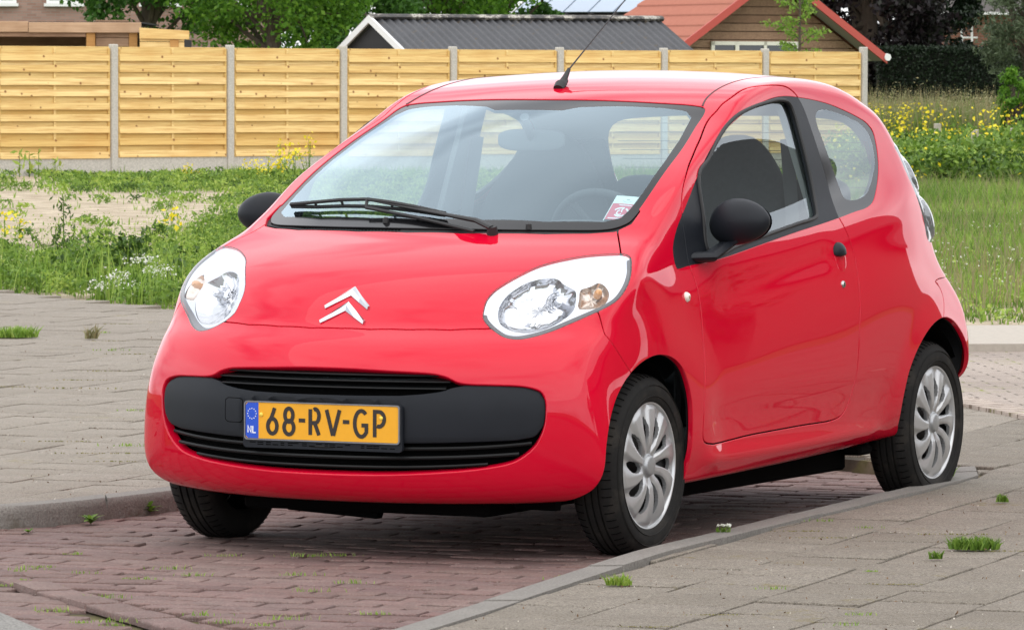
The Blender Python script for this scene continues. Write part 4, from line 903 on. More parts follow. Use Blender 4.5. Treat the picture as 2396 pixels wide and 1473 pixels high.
def side(x,z):
    y=GS(x,z-belt(x))
    y=y+arch(x,z,0.0,.32,.014,.24)+arch(x,z,-2.34,.33,.008,.17)
    # shallow feature line along the upper door
    c=.775+.10*(-.45-x)
    m=sstep(-.42,-.62,x)*(1-sstep(-1.25,-1.5,x)) if False else (1-sstep(-.62,-.40,x))*sstep(-1.5,-1.3,x)
    y=y-.005*m*np.exp(-((z-c)/.05)**2)
    # sill: a rounded ledge under the door
    ms=sstep(-.30,-.42,x)*1.0 if False else (1-sstep(-.45,-.25,x))*sstep(-2.0,-1.75,x)
    y=y+ms*(.013*np.exp(-((z-.268)/.034)**2)-.006*np.exp(-((z-.385)/.075)**2))
    return y
def G(x,y,z):
    y=np.abs(y)
    wf=sstep(-1.5,-.7,x);wr=1-sstep(-2.2,-1.4,x)
    low=1-sstep(.45,.8,z)
    kf=.49-.02*low-.13*sstep(.93,1.2,z)-.06*sstep(1.3,1.42,z)
    sh=wf*kf*y*y-wr*(.46-.28*(1-sstep(.6,.9,z)))*y*y
    cr=(.085-.06*sstep(-1.0,-.3,x)+.07*(1-sstep(-2.25,-1.8,x)))*y*y*sstep(.9,1.15,z)
    bl=(.028-.012*sstep(.1,.35,x))*(np.minimum(y,.8)/.75)**4*(1-sstep(.25,.5,z))
    a=GP(x+sh,z+cr-bl)
    b=(y-side(x,z))*.96
    k=.07+.03*sstep(.1,.5,x)+.03*sstep(-1.0,-1.6,-(-x))*0
    k=k-.035*(1-sstep(.2,.4,z))-.035*sstep(1.0,1.15,z)*sstep(-1.8,-1.2,x)
    h=np.maximum(k-np.abs(a-b),0)/k
    return np.maximum(a,b)+h*h*h*k/6
def grad(P,e=1e-3):
    x,y,z=P.T
    g=np.stack([G(x+e,y,z)-G(x-e,y,z),G(x,y+e,z)-G(x,y-e,z),G(x,y,z+e)-G(x,y,z-e)],1)/(2*e)
    return g
def project(P,n=3):
    for _ in range(n):
        g=grad(P);v=G(*P.T);P=P-g*(v/np.maximum((g*g).sum(1),1e-6))[:,None]
    return P
def surface(h=.0125,x0=-2.80,x1=.76,y0=-.03,y1=.86,z0=.10,z1=1.52):
    nx=int((x1-x0)/h)+1;ny=int((y1-y0)/h)+1;nz=int((z1-z0)/h)+1
    X=x0+h*np.arange(nx);Y=y0+h*np.arange(ny);Z=z0+h*np.arange(nz)
    V=np.empty((nx,ny,nz))
    for i in range(0,nx,32):
        A,B,C=np.meshgrid(X[i:i+32],Y,Z,indexing='ij');V[i:i+32]=G2(A,B,C)
    s=V<0
    N=(nx-1,ny-1,nz-1)
    cnt=np.zeros(N);acc=np.zeros(N+(3,))
    def sl(o): return tuple(slice(o[k],o[k]+N[k]) for k in range(3))
    cs=[(a,b,c) for a in (0,1) for b in (0,1) for c in (0,1)]
    for o in cs:
        for ax in range(3):
            if o[ax]: continue
            o2=list(o);o2[ax]=1;o2=tuple(o2)
            v0,v1=V[sl(o)],V[sl(o2)];m=(v0<0)!=(v1<0)
            t=np.where(m,v0/np.where(m,v0-v1,1),0)
            cnt+=m
            for k in range(3): acc[...,k]+=m*(o[k]+(t if k==ax else 0))
    act=cnt>0
    idx=-np.ones(N,int);idx[act]=np.arange(act.sum())
    ii=np.argwhere(act);P=np.array([x0,y0,z0])+h*(ii+acc[act]/cnt[act][:,None])
    Q=[]
    for ax in range(3):
        b,c=[(1,2),(2,0),(0,1)][ax]
        lo=[slice(1,N[k]) for k in range(3)];lo[ax]=slice(0,N[ax]);hi=list(lo);hi[ax]=slice(1,N[ax]+1)
        s0=s[tuple(lo)];s1=s[tuple(hi)]
        e=np.argwhere(s0!=s1)+np.array([0 if k==ax else 1 for k in range(3)])
        fl=s0[s0!=s1]
        def I(db,dc):
            q=e.copy();q[:,b]-=db;q[:,c]-=dc;return idx[q[:,0],q[:,1],q[:,2]]
        q=np.stack([I(1,1),I(0,1),I(0,0),I(1,0)],1)
        q[~fl]=q[~fl][:,::-1];Q.append(q)
    Q=np.concatenate(Q);Q=Q[(Q>=0).all(1)]
    return P,Q
def G2(A,B,C):
    sh=A.shape;return G(A.ravel(),B.ravel(),C.ravel()).reshape(sh)
# ---------------- the car: panels cut from one smooth body ----------------
def clip(V,F,s):
    """keep s<0"""
    s=np.where(np.abs(s)<1e-7,1e-7,s);ins=s<0;c=ins[F].sum(1);keep=F[c==3];E0=[];newV=[V];out=[keep];ed={}
    a=F[c==1];b=F[c==2]
    def roll(T,want):
        m=ins[T];k=np.argmax(m==want,1);return np.stack([T[np.arange(len(T)),(k+j)%3] for j in range(3)],1)
    a=roll(a,True);b=roll(b,False)
    P=np.concatenate([a[:,[0,1]],a[:,[0,2]],b[:,[0,1]],b[:,[0,2]]]);P=np.sort(P,1)
    if len(P):
        U_,inv=np.unique(P,axis=0,return_inverse=True);inv=inv.ravel();t=s[U_[:,0]]/(s[U_[:,0]]-s[U_[:,1]]);NV=V[U_[:,0]]+(V[U_[:,1]]-V[U_[:,0]])*t[:,None];inv=inv+len(V);na,nb=len(a),len(b)
        ia,ia2,ib,ib2=inv[:na],inv[na:2*na],inv[2*na:2*na+nb],inv[2*na+nb:]
        out+=[np.stack([a[:,0],ia,ia2],1),np.stack([ib,b[:,1],b[:,2]],1),np.stack([ib,b[:,2],ib2],1)];V=np.concatenate([V,NV])
    return V,np.concatenate(out)
def compact(V,F):
    u,inv=np.unique(F,return_inverse=True);return V[u],inv.reshape(F.shape)
def normals(V):
    g=grad(V);return g/np.maximum(np.linalg.norm(g,axis=1)[:,None],1e-9)
def metric(f):
    """outline distance measured along the curved panel instead of in the drawing plane"""
    def g(V):
        s=f(V);k=np.abs(s)<.03
        if k.any():
            P=V[k];e=1e-3;d=np.stack([f(P+np.array(a)*e)-f(P-np.array(a)*e) for a in((1,0,0),(0,1,0),(0,0,1))],1)/(2*e)
            N=normals(P);t_=np.sqrt(np.maximum(1-((d*N).sum(1)/np.maximum(np.linalg.norm(d,axis=1),1e-6))**2,.04));s=s.copy();s[k]=s[k]/t_
        return s
    return g
def split(M,fn,gap=0.):
    V,F=M;s=fn(V);a=compact(*clip(V,F,s+gap));b=compact(*clip(V,F,gap-s));return a,b
def poly(P,ax,lim,n=5,smooth=True):
    """field from a closed outline in the plane given by ax; lim keeps it to one side of the body"""
    Q=closed_spline(P,n) if smooth else np.array(P,float);lo=Q.min(0)-.05;hi=Q.max(0)+.05
    def f(V):
        q=ax(V);s=np.full(len(V),.05);k=((q>lo)&(q<hi)).all(1);s[k]=polysd(Q,q[k,0],q[k,1]);return np.maximum(s,lim(V))
    f.Q=Q;return f
side_ax=lambda V:V[:,[0,2]];top_ax=lambda V:V[:,[0,1]];front_ax=lambda V:V[:,[1,2]]
E1=np.array([-.60704,.79467,0]);E2=np.array([-.33421,-.25530,.90726])
lamp_ax=lambda V:np.stack([V@E1,V@E2],1)
P0_,Q0_=surface(.0125);T0=np.concatenate([Q0_[:,[0,1,2]],Q0_[:,[0,2,3]]]);P0_=project(P0_)
nn=np.cross(P0_[T0[:,1]]-P0_[T0[:,0]],P0_[T0[:,2]]-P0_[T0[:,0]]);gg_=grad(P0_[T0].mean(1));
if (nn*gg_).sum()<0:T0=T0[:,::-1]
half=compact(*clip(P0_,T0,-P0_[:,1]))
k=np.abs(half[0][:,1])<1e-5;half[0][k,1]=0
S_=lambda v:(lambda V:v-V[:,1])
f_dlo=poly([(-.236,.864),(-.238,.914),(-.292,.977),(-.387,1.045),(-.508,1.123),(-.635,1.198),(-.744,1.252),(-.89,1.305),(-1.049,1.349),(-1.175,1.374),(-1.282,1.388),(-1.379,1.392),(-1.479,1.388),(-1.619,1.378),(-1.732,1.365),(-1.852,1.343),(-1.945,1.322),(-2.022,1.298),(-2.057,1.268),(-2.052,1.222),(-2.025,1.169),(-1.983,1.123),(-1.923,1.078),(-1.854,1.038),(-1.784,1.019),(-1.674,1.007),(-1.534,.99),(-1.416,.977),(-1.18,.953),(-.889,.921),(-.613,.89),(-.459,.876),(-.335,.869),(-.26,.862)],side_ax,S_(.55))
f_door=poly([(-.368,1.05),(-.359,1.014),(-.348,.937),(-.337,.872),(-.345,.826),(-.348,.771),(-.345,.7),(-.334,.594),(-.312,.491),(-.303,.388),(-.309,.338),(-.345,.321),(-.738,.327),(-1.106,.332),(-1.433,.338),(-1.486,.354),(-1.528,.399),(-1.549,.465),(-1.556,.539),(-1.559,.613),(-1.572,.695),(-1.581,.809),(-1.577,.877),(-1.558,.947),(-1.535,.991),(-1.537,1.117),(-1.519,1.257),(-1.499,1.356),(-1.472,1.389),(-1.442,1.408),(-1.398,1.422),(-1.298,1.427),(-1.187,1.422),(-1.083,1.405),(-.965,1.372),(-.877,1.336),(-.731,1.273),(-.599,1.214),(-.493,1.161),(-.411,1.104)],side_ax,S_(.5))
f_dglass=poly([(-.547,1.144),(-.651,1.195),(-.737,1.244),(-.85,1.297),(-.959,1.333),(-1.097,1.358),(-1.214,1.372),(-1.319,1.379),(-1.383,1.368),(-1.4,1.331),(-1.401,1.257),(-1.401,1.177),(-1.398,1.087),(-1.372,1.01),(-1.356,.998),(-1.202,.98),(-.996,.957),(-.708,.923),(-.495,.898),(-.483,.934),(-.508,1.013)],side_ax,S_(.55))
f_qglass=poly([(-1.599,1.335),(-1.654,1.346),(-1.755,1.338),(-1.879,1.317),(-1.969,1.293),(-2.012,1.263),(-2.016,1.216),(-1.994,1.17),(-1.937,1.124),(-1.832,1.068),(-1.758,1.051),(-1.671,1.047),(-1.633,1.059),(-1.625,1.094),(-1.607,1.175),(-1.586,1.255),(-1.578,1.307)],side_ax,S_(.55))
f_archF=poly([(.371,.0),(.371,.222),(.367,.272),(.358,.358),(.334,.420),(.290,.478),(.230,.533),(.174,.570),(.116,.596),(.047,.612),(-.017,.612),(-.087,.598),(-.15,.566),(-.19,.519),(-.218,.458),(-.228,.391),(-.232,.324),(-.234,.265),(-.235,.2),(-.235,.0)],side_ax,S_(.50))
f_archR=poly([(-2.06,.0),(-2.059,.242),(-2.022,.285),(-1.995,.356),(-2.009,.454),(-2.057,.522),(-2.13,.578),(-2.213,.616),(-2.307,.635),(-2.386,.632),(-2.459,.609),(-2.53,.56),(-2.585,.49),(-2.62,.41),(-2.63,.33),(-2.62,.0)],side_ax,S_(.50))
f_lamp=poly([(.068,.407),(.074,.44),(.088,.472),(.113,.5),(.15,.527),(.202,.559),(.266,.594),(.343,.619),(.418,.635),(.492,.641),(.535,.639),(.549,.625),(.544,.588),(.531,.538),(.508,.49),(.476,.449),(.433,.42),(.377,.393),(.315,.366),(.252,.339),(.19,.321),(.155,.318),(.121,.329),(.096,.356),(.077,.385)],lamp_ax,lambda V:np.maximum(.3-V[:,1],-.15-V[:,0]))
def sym(L):return L+[(-a,b) for a,b in L[::-1]]
opH=[(.1,.585),(.2,.581),(.295,.577),(.35,.573),(.388,.563),(.418,.549),(.45,.544),(.515,.542),(.60,.537),(.642,.522),(.657,.495),(.660,.455),(.655,.412),(.637,.366),(.614,.337),(.57,.306),(.487,.286),(.37,.273),(.2,.263),(.1,.261)]
f_open=poly([(0,.586)]+opH+[(0,.2605)]+[(-a,b) for a,b in opH[::-1]],front_ax,lambda V:.3-V[:,0])
stripH=[(.0,.503),(.12,.503),(.25,.505),(.32,.511),(.37,.519),(.40,.530),(.435,.539),(.515,.5395),(.60,.5345),(.638,.520),(.654,.494),(.657,.455),(.651,.416),(.63,.385),(.58,.374),(.5,.370),(.38,.365),(.26,.362),(.1,.361),(.0,.361)]
f_strip=poly(stripH+[(-a,b) for a,b in stripH[::-1] if a>0],front_ax,lambda V:.3-V[:,0],smooth=False)
wsH=[(-.812,0),(-.83,.2),(-.865,.38),(-.90,.505),(-.90,.545),(-.76,.575),(-.61,.600),(-.45,.615),(-.30,.625),(-.20,.628),(-.145,.622),(-.09,.585),(-.02,.46),(.045,.28),(.075,.12),(.082,0)]
f_ws=poly(wsH+[(a,-b) for a,b in wsH[::-1] if b>0],top_ax,lambda V:.6-V[:,2])
wcH=[(-.722,0),(-.725,.12),(-.76,.165),(-.80,.29),(-.84,.43),(-.852,.50),(-.82,.533),(-.66,.566),(-.5,.586),(-.32,.600),(-.22,.602),(-.16,.596),(-.115,.56),(-.04,.4),(.01,.2),(.030,0)]
f_wsc=poly(wcH+[(a,-b) for a,b in wcH[::-1] if b>0],top_ax,lambda V:.6-V[:,2],smooth=False)
cwH=[(.12,0),(.104,.18),(.07,.31),(.03,.43),(-.03,.545),(-.08,.612),(-.145,.640),(-.22,.636),(-.25,.60),(-.2,0)]
f_cowl=poly(cwH+[(a,-b) for a,b in cwH[::-1] if b>0],top_ax,lambda V:.6-V[:,2],smooth=False)
hdH=[(.560,0),(.557,.10),(.537,.22),(.503,.342),(.462,.438),(.43,.50),(.25,.62),(.10,.68),(.04,.690),(-.048,.641),(-.088,.618),(-.16,.60),(-.2,0)]
f_hood=poly(hdH+[(a,-b) for a,b in hdH[::-1] if b>0],top_ax,lambda V:.66-V[:,2],smooth=False)
f_bump=poly([(.20,.93),(.25,.85),(.264,.742),(.277,.683),(.239,.629),(.204,.588),(.184,.568),(.1,.45),(.1,.0),(1.,.0),(1.,.93)],side_ax,lambda V:-1+0*V[:,0],smooth=False)
f_rbump=poly([(-3.,.772),(-2.36,.765),(-2.305,.758),(-2.350,.735),(-2.365,.71),(-2.36,.684),(-2.327,.636),(-2.30,.55),(-2.30,0),(-3.,.0)],side_ax,lambda V:-1+0*V[:,0],smooth=False)
f_tail=poly([(-2.224,1.216),(-2.242,1.191),(-2.262,1.137),(-2.285,1.081),(-2.302,1.027),(-2.318,.963),(-2.315,.90),(-2.42,.888),(-2.54,.89),(-2.60,.93),(-2.60,1.02),(-2.56,1.09),(-2.52,1.18),(-2.44,1.235),(-2.30,1.245)],side_ax,lambda V:.50-V[:,1])
f_rwin=poly([(0,1.335),(.3,1.33),(.44,1.31),(.485,1.26),(.50,1.16),(.49,1.07),(.44,1.035),(.2,1.02),(0,1.018)]+[(-.2,1.02),(-.44,1.035),(-.49,1.07),(-.50,1.16),(-.485,1.26),(-.44,1.31),(-.3,1.33)],front_ax,lambda V:V[:,0]+2.1)
f_hatch=poly([(0,1.40),(.40,1.39),(.52,1.36),(.535,1.2),(.545,.95),(.55,.80),(.50,.765),(0,.76)]+[(-.50,.765),(-.55,.80),(-.545,.95),(-.535,1.2),(-.52,1.36),(-.40,1.39)],front_ax,lambda V:V[:,0]+2.2)
G2_=.0040
inside_of=lambda M,f,g=0.:compact(*clip(M[0],M[1],f(M[0])+g))
shell=half
dlo,shell=split(shell,f_dlo)
ws,shell=split(shell,f_ws)
lamp,shell=split(shell,f_lamp)
opn,shell=split(shell,f_open)
tail,shell=split(shell,f_tail)
rwin,shell=split(shell,f_rwin)
_,shell=split(shell,f_archF);_,shell=split(shell,f_archR)
inner_src=shell
cowl,shell=split(shell,f_cowl)
hood,shell=split(shell,metric(f_hood),G2_)
door,shell=split(shell,metric(f_door),G2_)
bumper,shell=split(shell,f_bump,G2_*.7)
rbumper,shell=split(shell,f_rbump,G2_*.7)
hatch,shell=split(shell,f_hatch,G2_)
# the thin slot between bumper and bonnet runs up to the lamp
def bnd(F):
    E=np.concatenate([F[:,[0,1]],F[:,[1,2]],F[:,[2,0]]]);S=np.sort(E,1);u,i,c=np.unique(S,axis=0,return_index=True,return_counts=True);return E[i[c==1]]
def finish(M,flange=.016,off=None,rollin=.0025):
    """project to the body, take exact normals, add an inward return along cut edges"""
    V,F=M;V=project(V,1) if len(V) else V;N=normals(V)
    sy=np.abs(M[0][:,1])<1e-5;V[sy,1]=0
    if off is not None:V=V+N*np.asarray(off(M[0]) if callable(off) else off)[...,None] if callable(off) else V+N*off
    if flange:
        E=bnd(F);E=E[~((np.abs(V[E[:,0],1])<1e-4)&(np.abs(V[E[:,1],1])<1e-4))];u,inv=np.unique(E,return_inverse=True);inv=inv.reshape(E.shape);n0=len(V)
        # direction out of the panel across its edge
        t=V[E[:,1]]-V[E[:,0]];t/=np.maximum(np.linalg.norm(t,axis=1)[:,None],1e-9);od=np.cross(t,N[E[:,0]]);O=np.zeros((len(u),3))
        np.add.at(O,inv[:,0],od);np.add.at(O,inv[:,1],od);O/=np.maximum(np.linalg.norm(O,axis=1)[:,None],1e-9)
        A=V[u];Nn=N[u];r=rollin
        rows=[(A,Nn),(A+O*r*.5-Nn*r*.3,Nn*.7+O*.7),(A+O*r*.7-Nn*r,O+Nn*.15),(A+O*r*.7-Nn*flange,O)]
        VV=[V];NN=[N];FF=[F];m=len(u)
        for R,(a,b) in enumerate(rows):VV.append(a);NN.append(b)
        for R in range(3):
            a0=n0+R*m;b0=a0+m;FF.append(np.stack([a0+inv[:,1],a0+inv[:,0],b0+inv[:,0]],1));FF.append(np.stack([a0+inv[:,1],b0+inv[:,0],b0+inv[:,1]],1))
        V=np.concatenate(VV);N=np.concatenate(NN);F=np.concatenate(FF)
    return V,F,N
def both(A):
    V,F,N=A;return np.concatenate([V,V*[1,-1,1]]),np.concatenate([F,F[:,::-1]+len(V)]),np.concatenate([N,N*[1,-1,1]])
def mir(A):V,F,N=A;return V*[1,-1,1],F[:,::-1],N*[1,-1,1]
def mko(name,A,mat,parent):V,F,N=A;return mkobj(name,V,F,mat,parent,smooth=True,normals=N)
def flat_out(A): V,F,N=A;return V,F[:,::-1],-N
# materials
t=NT('red_car_paint');v=t.pos();dirt=t.noise(6,5,.7,v);op=t.noise(900,2,.5,v)
t.pbr((.57,.002,.023),.5,coat=1.,coatr=.02,spec=.0,normal=None if False else t.bump(op,.02,.0006));t.p.inputs['Coat IOR'].default_value=1.44;M_red=t.m
M_redin=simple('red_paint_in_the_seams',(.25,.004,.01),.6)
t=NT('grained_black_plastic');v=t.pos();f=t.noise(700,2,.5,v);t.pbr(t.mix(t.noise(5,4,.6,v),(.007,.0085,.012),(.014,.0165,.022)),.46,spec=.22,normal=t.bump(f,.25,.0005));M_plas=t.m
M_matte=simple('matt_black_plastic',(.013,.013,.014),.6,.2,30)
M_grl=simple('grille_black_plastic',(.004,.0045,.005),.45,spec=.25)
M_frit=simple('black_enamel_glass_border',(.006,.006,.007),.12,spec=.35)
M_rub=simple('rubber_seal',(.012,.012,.013),.55)
M_trim=simple('dark_cabin_trim',(.018,.018,.02),.85)
M_head=simple('light_grey_headliner',(.42,.43,.43),.9)
M_void=simple('black_void_plastic',(.003,.003,.003),.95,spec=.05)
M_gws=glass('windscreen_glass',(.74,.85,.87),2.1,1.52,0.,(.74,.90,1.));M_gsd=glass('side_window_glass',(.70,.78,.75),1.5,1.5,0.,(.88,.95,1.))
M_lens=glass('clear_lamp_cover',(.96,.97,.98),.9,1.45)
M_chr=simple('polished_chrome',(.56,.57,.59),.08,metal=1.)
M_sil=simple('silver_lamp_surround',(.80,.81,.83),.28,metal=.35)
car=empty('parked_car',(0,0,0),'small red three-door hatchback with a yellow number plate parked in the brick bay','car')
CARM=empty  # noqa
mko('body_shell',both(finish(shell)),M_red,car)
hd=mko('hood',both(finish(hood)),M_red,car)
fb=mko('front_bumper',both(finish(bumper,flange=.03,rollin=.006)),M_red,car)
mko('rear_bumper',both(finish(rbumper)),M_red,car)
ht=mko('tailgate',both(finish(hatch)),M_red,car)
mko('rear_window',both(finish(rwin,0,-.003)),M_gsd,ht)
D_=finish(door);dl=mko('door',D_,M_red,car);dr_=mko('door',mir(D_),M_red,car)
dsrc,dlr=split(dlo,f_door,.0015);sail,dlr=split(dlr,lambda V:-.8-V[:,0])
dgl,frame=split(dsrc,f_dglass)
qgl,qfr=split(dlr,f_qglass)
bord=lambda f,w_,a:(lambda V:-a*(1-np.clip(-f(V)/w_,0,1))**2)
for nm,par,fn_ in(('L',dl,lambda x:x),('R',dr_,mir)):
    mko('door_glass',fn_(finish(dgl,0,-.010)),M_gsd,par)
    mko('window_frame',fn_(finish(frame,.012,-.0015,.003)),M_plas,par)
    mko('quarter_window',fn_(finish(qgl,0,-.0020)),M_gsd,car)
    mko('mirror_triangle',fn_(finish(sail,.012,-.002)),M_plas,car)
    mko('quarter_window_border',fn_(finish(qfr,.012,-.002)),M_frit,car)
# black bands behind the panel gaps stand in for the shade in them
for nm,f_,par in(('door_gap_shade',f_door,car),('hood_gap_shade',f_hood,hd),('tailgate_gap_shade',f_hatch,ht)):
    src=inside_of(inner_src,lambda V:np.abs(metric(f_)(V))-.011)
    A_=finish(src,0,-.012)
    if nm=='door_gap_shade':mko(nm,A_,M_void,dl);mko(nm,mir(A_),M_void,dr_)
    else:mko(nm,both(A_),M_void,par)
# rubber run channel standing round the door glass, and the belt strip
def onbody(Q,side_y=.8):
    """points on the body side under (x,z)"""
    Q=np.asarray(Q,float);lo=np.full(len(Q),.45);hi=np.full(len(Q),.95)
    for _ in range(40):
        m=(lo+hi)/2;g=G(Q[:,0],m,Q[:,1]);hi=np.where(g>0,m,hi);lo=np.where(g>0,lo,m)
    return np.stack([Q[:,0],lo,Q[:,1]],1)
def onfront(Q):
    """points on the nose under (y,z)"""
    Q=np.asarray(Q,float);lo=np.full(len(Q),.0);hi=np.full(len(Q),.9)
    for _ in range(40):
        m=(lo+hi)/2;g=G(m,Q[:,0],Q[:,1]);hi=np.where(g>0,m,hi);lo=np.where(g>0,lo,m)
    return np.stack([lo,Q[:,0],Q[:,1]],1)
def ontop(Q,z0=.7,z1=1.6):
    Q=np.asarray(Q,float);lo=np.full(len(Q),z0);hi=np.full(len(Q),z1)
    for _ in range(40):
        m=(lo+hi)/2;g=G(Q[:,0],Q[:,1],m);hi=np.where(g>0,m,hi);lo=np.where(g>0,lo,m)
    return np.stack([Q[:,0],Q[:,1],lo],1)
for par,sg in((dl,1),(dr_,-1)):
    R3=onbody(f_dglass.Q);R3[:,1]+=.0005;R3=R3*[1,sg,1];mb=MB();mb.tube(np.concatenate([R3,R3[:1]]),.0065,8,cap=False);mb.build('rubber_seal',M_rub,par)
# windscreen
wsg,wsf=split(ws,f_wsc)
wsc=mko('windscreen',both(finish(wsg,0,-.0030)),M_gws,car)
mko('windscreen_border',both(finish(wsf,.010,-.0030)),M_frit,wsc)
cw=mko('cowl',both(finish(cowl,.01,-.010)),M_matte,car)
# cowl louvre: rows of slots on the passenger side
mb=MB()
for i in range(46):
    y=-.60+i*.0122
    for j in range(2):
        xx=np.interp(abs(y),[0,.18,.31,.43,.545,.612],[.12,.104,.07,.03,-.03,-.08])-.018-.016*j
        p=ontop([(xx,y+.004*j)])[0]+[0,0,-.0085];mb.box(p[0]-.004,p[0]+.004,p[1]-.0035,p[1]+.0035,p[2]-.002,p[2]+.0015)
mb.build('cowl_slots',M_void,cw)
mb=MB()
for q in((.045,-.113),(.012,.364)):
    p=ontop([q])[0];mb.tube([p-[0,0,.006],p+[0,0,.010],p+[0,0,.013]],[.010,.009,.004],10)
mb.build('washer_nozzle',M_matte,cw)
# inner shell hides the inside of the panels
iV,iF,iN=finish(inner_src,0,-.024);hatchmask=iV[:,2]>1.0
cen=iV[iF].mean(1);hm=(cen[:,2]>1.02)
mko('headliner',both(flat_out((iV,iF[hm],iN))),M_head,car);mko('cabin_trim',both(flat_out((iV,iF[~hm],iN))),M_trim,car)
# front opening: bar, slats, dark box
st=inside_of(opn,f_strip,.001)
sb=mko('bumper_bar',both(finish(st,.03,lambda V:np.minimum(.006-.022*(1-np.clip(-f_strip(V)/.030,0,1))**2,np.where((np.abs(V[:,1])<.285)&(V[:,2]<.483),.653-V[:,0],.1)),.004)),M_plas,fb)
q=finish(opn,0,-.045);mko('grille_backing',both(q),M_void,fb)
def slat(y0,y1,zf,off,th,dp,n=41,tilt=0.):
    Y=np.linspace(y0,y1,n);Z=np.array([zf(abs(y)) for y in Y]);P=onfront(np.stack([Y,Z],1));Nn=normals(P);V=[];F=[]
    for p,nn_ in zip(P,Nn):
        h=np.array([nn_[0],nn_[1],0]);h/=np.linalg.norm(h);a=p-h*off;b=a-h*dp
        V+=[a+[0,0,-th*.5+tilt*0],a+h*.002,a+[0,0,th*.5],b+[0,0,th*.5+tilt],b+[0,0,-th*.5+tilt]]
    for i in range(n-1):
        for k in range(5):F.append((5*i+k,5*i+5+k,5*i+5+(k+1)%5,5*i+(k+1)%5))
    return V,F
mb=MB()
for z_,w_ in((.563,.36),(.545,.395),(.525,.385)):mb.add(*slat(-w_,w_,lambda y,z_=z_:z_-.02*(y/.4)**2*0,.012,.005,.022,tilt=.006),0,False)
mb.build('upper_grille',M_grl,fb)
mb=MB()
mb.add(*slat(-.62,.62,lambda y:.345+.02*(y/.62)**4,.018,.010,.03),0,False)
mb.add(*slat(-.585,.585,lambda y:.317+.018*(y/.6)**3,.010,.010,.03),0,False)
mb.add(*slat(-.50,.50,lambda y:.289+.014*(y/.5)**3,.010,.008,.03),0,False)
mb.build('lower_grille',M_grl,fb)
# tow eye cover outline on the bar
mb=MB();C_=[(-.345,.475),(-.335,.482),(-.285,.482),(-.275,.475),(-.275,.418),(-.285,.410),(-.335,.410),(-.345,.418)]
Q=np.array(C_+[C_[0]]);s=np.linspace(0,len(Q)-1,60);Q=np.stack([np.interp(s,range(len(Q)),Q[:,0]),np.interp(s,range(len(Q)),Q[:,1])],1);P=onfront(Q);P=P+normals(P)*.0057;mb.tube(P,.0012,5,cap=False);mb.build('tow_eye_cover_seam',M_void,sb)
# bumper-to-bonnet: shadow gap is real geometry; badge chevrons
def chevron(out,inn,name,th=.010):
    o3=onfront(out);i3=onfront(inn);n_=len(out);No=normals(o3);Ni=normals(i3);mid=(o3+i3)/2;Nm=normals(mid)
    V=np.concatenate([o3-No*.002,o3+No*.004,mid+Nm*th,i3+Ni*.004,i3-Ni*.002]);F=[]
    for r_ in range(4):
        for i in range(n_-1):F.append((r_*n_+i,r_*n_+i+1,(r_+1)*n_+i+1,(r_+1)*n_+i))
    F.append([r_*n_ for r_ in range(5)]);F.append([r_*n_+n_-1 for r_ in range(5)][::-1])
    return V,F
badge=empty('badge',(0,0,0));badge.parent=hd
def chev(apx_o,tip_o,tip_i,apx_i):
    f=lambda a,b:[(-b[0]+0,b[1]),(-b[0]*.5,(a+b[1])/2),(0,a),(b[0]*.5,(a+b[1])/2),(b[0],b[1])]
    return chevron(f(apx_o,tip_o),f(apx_i,tip_i),'c')
for A in((.8155,(.0755,.7600),(.0715,.7500),.7890),(.7715,(.0765,.7170),(.0725,.7070),.7450)):
    mb=MB();mb.add(*chev(*A));mb.build('chevron',M_chr,hd)
bpy.data.objects.remove(badge)
# ---- headlights
refl=[((a-.24)*1.12+.243,(b-.45)*1.12+.447) for a,b in [(.131,.445),(.126,.413),(.133,.391),(.163,.369),(.204,.362),(.252,.374),(.294,.396),(.328,.427),(.34,.466),(.341,.489),(.327,.502),(.312,.515),(.303,.532),(.278,.538),(.23,.53),(.184,.505),(.152,.478)]]
indi=[(.373,.494),(.403,.505),(.432,.52),(.449,.507),(.457,.48),(.449,.452),(.424,.428),(.392,.422),(.357,.426),(.363,.459)]
f_ref=poly(refl,lamp_ax,lambda V:-1+0*V[:,0]);f_ind=poly(indi,lamp_ax,lambda V:-1+0*V[:,0])
depth=lambda V:-(.004+.030*(1-(1-np.clip(-f_lamp(V)/.045,0,1))**2))
sur=inside_of(lamp,lambda V:-f_ref(V));sur=inside_of(sur,lambda V:-f_ind(V))
E3=np.cross(E1,E2)
def lampdisp(V,dfun):
    """push points of the lamp region back along the lamp axis"""
    return V-E3*dfun(V)[:,None]
def meshn(V,F):
    n_=np.zeros_like(V);f=np.cross(V[F[:,1]]-V[F[:,0]],V[F[:,2]]-V[F[:,0]])
    for k_ in range(3):np.add.at(n_,F[:,k_],f)
    return n_/np.maximum(np.linalg.norm(n_,axis=1)[:,None],1e-12)
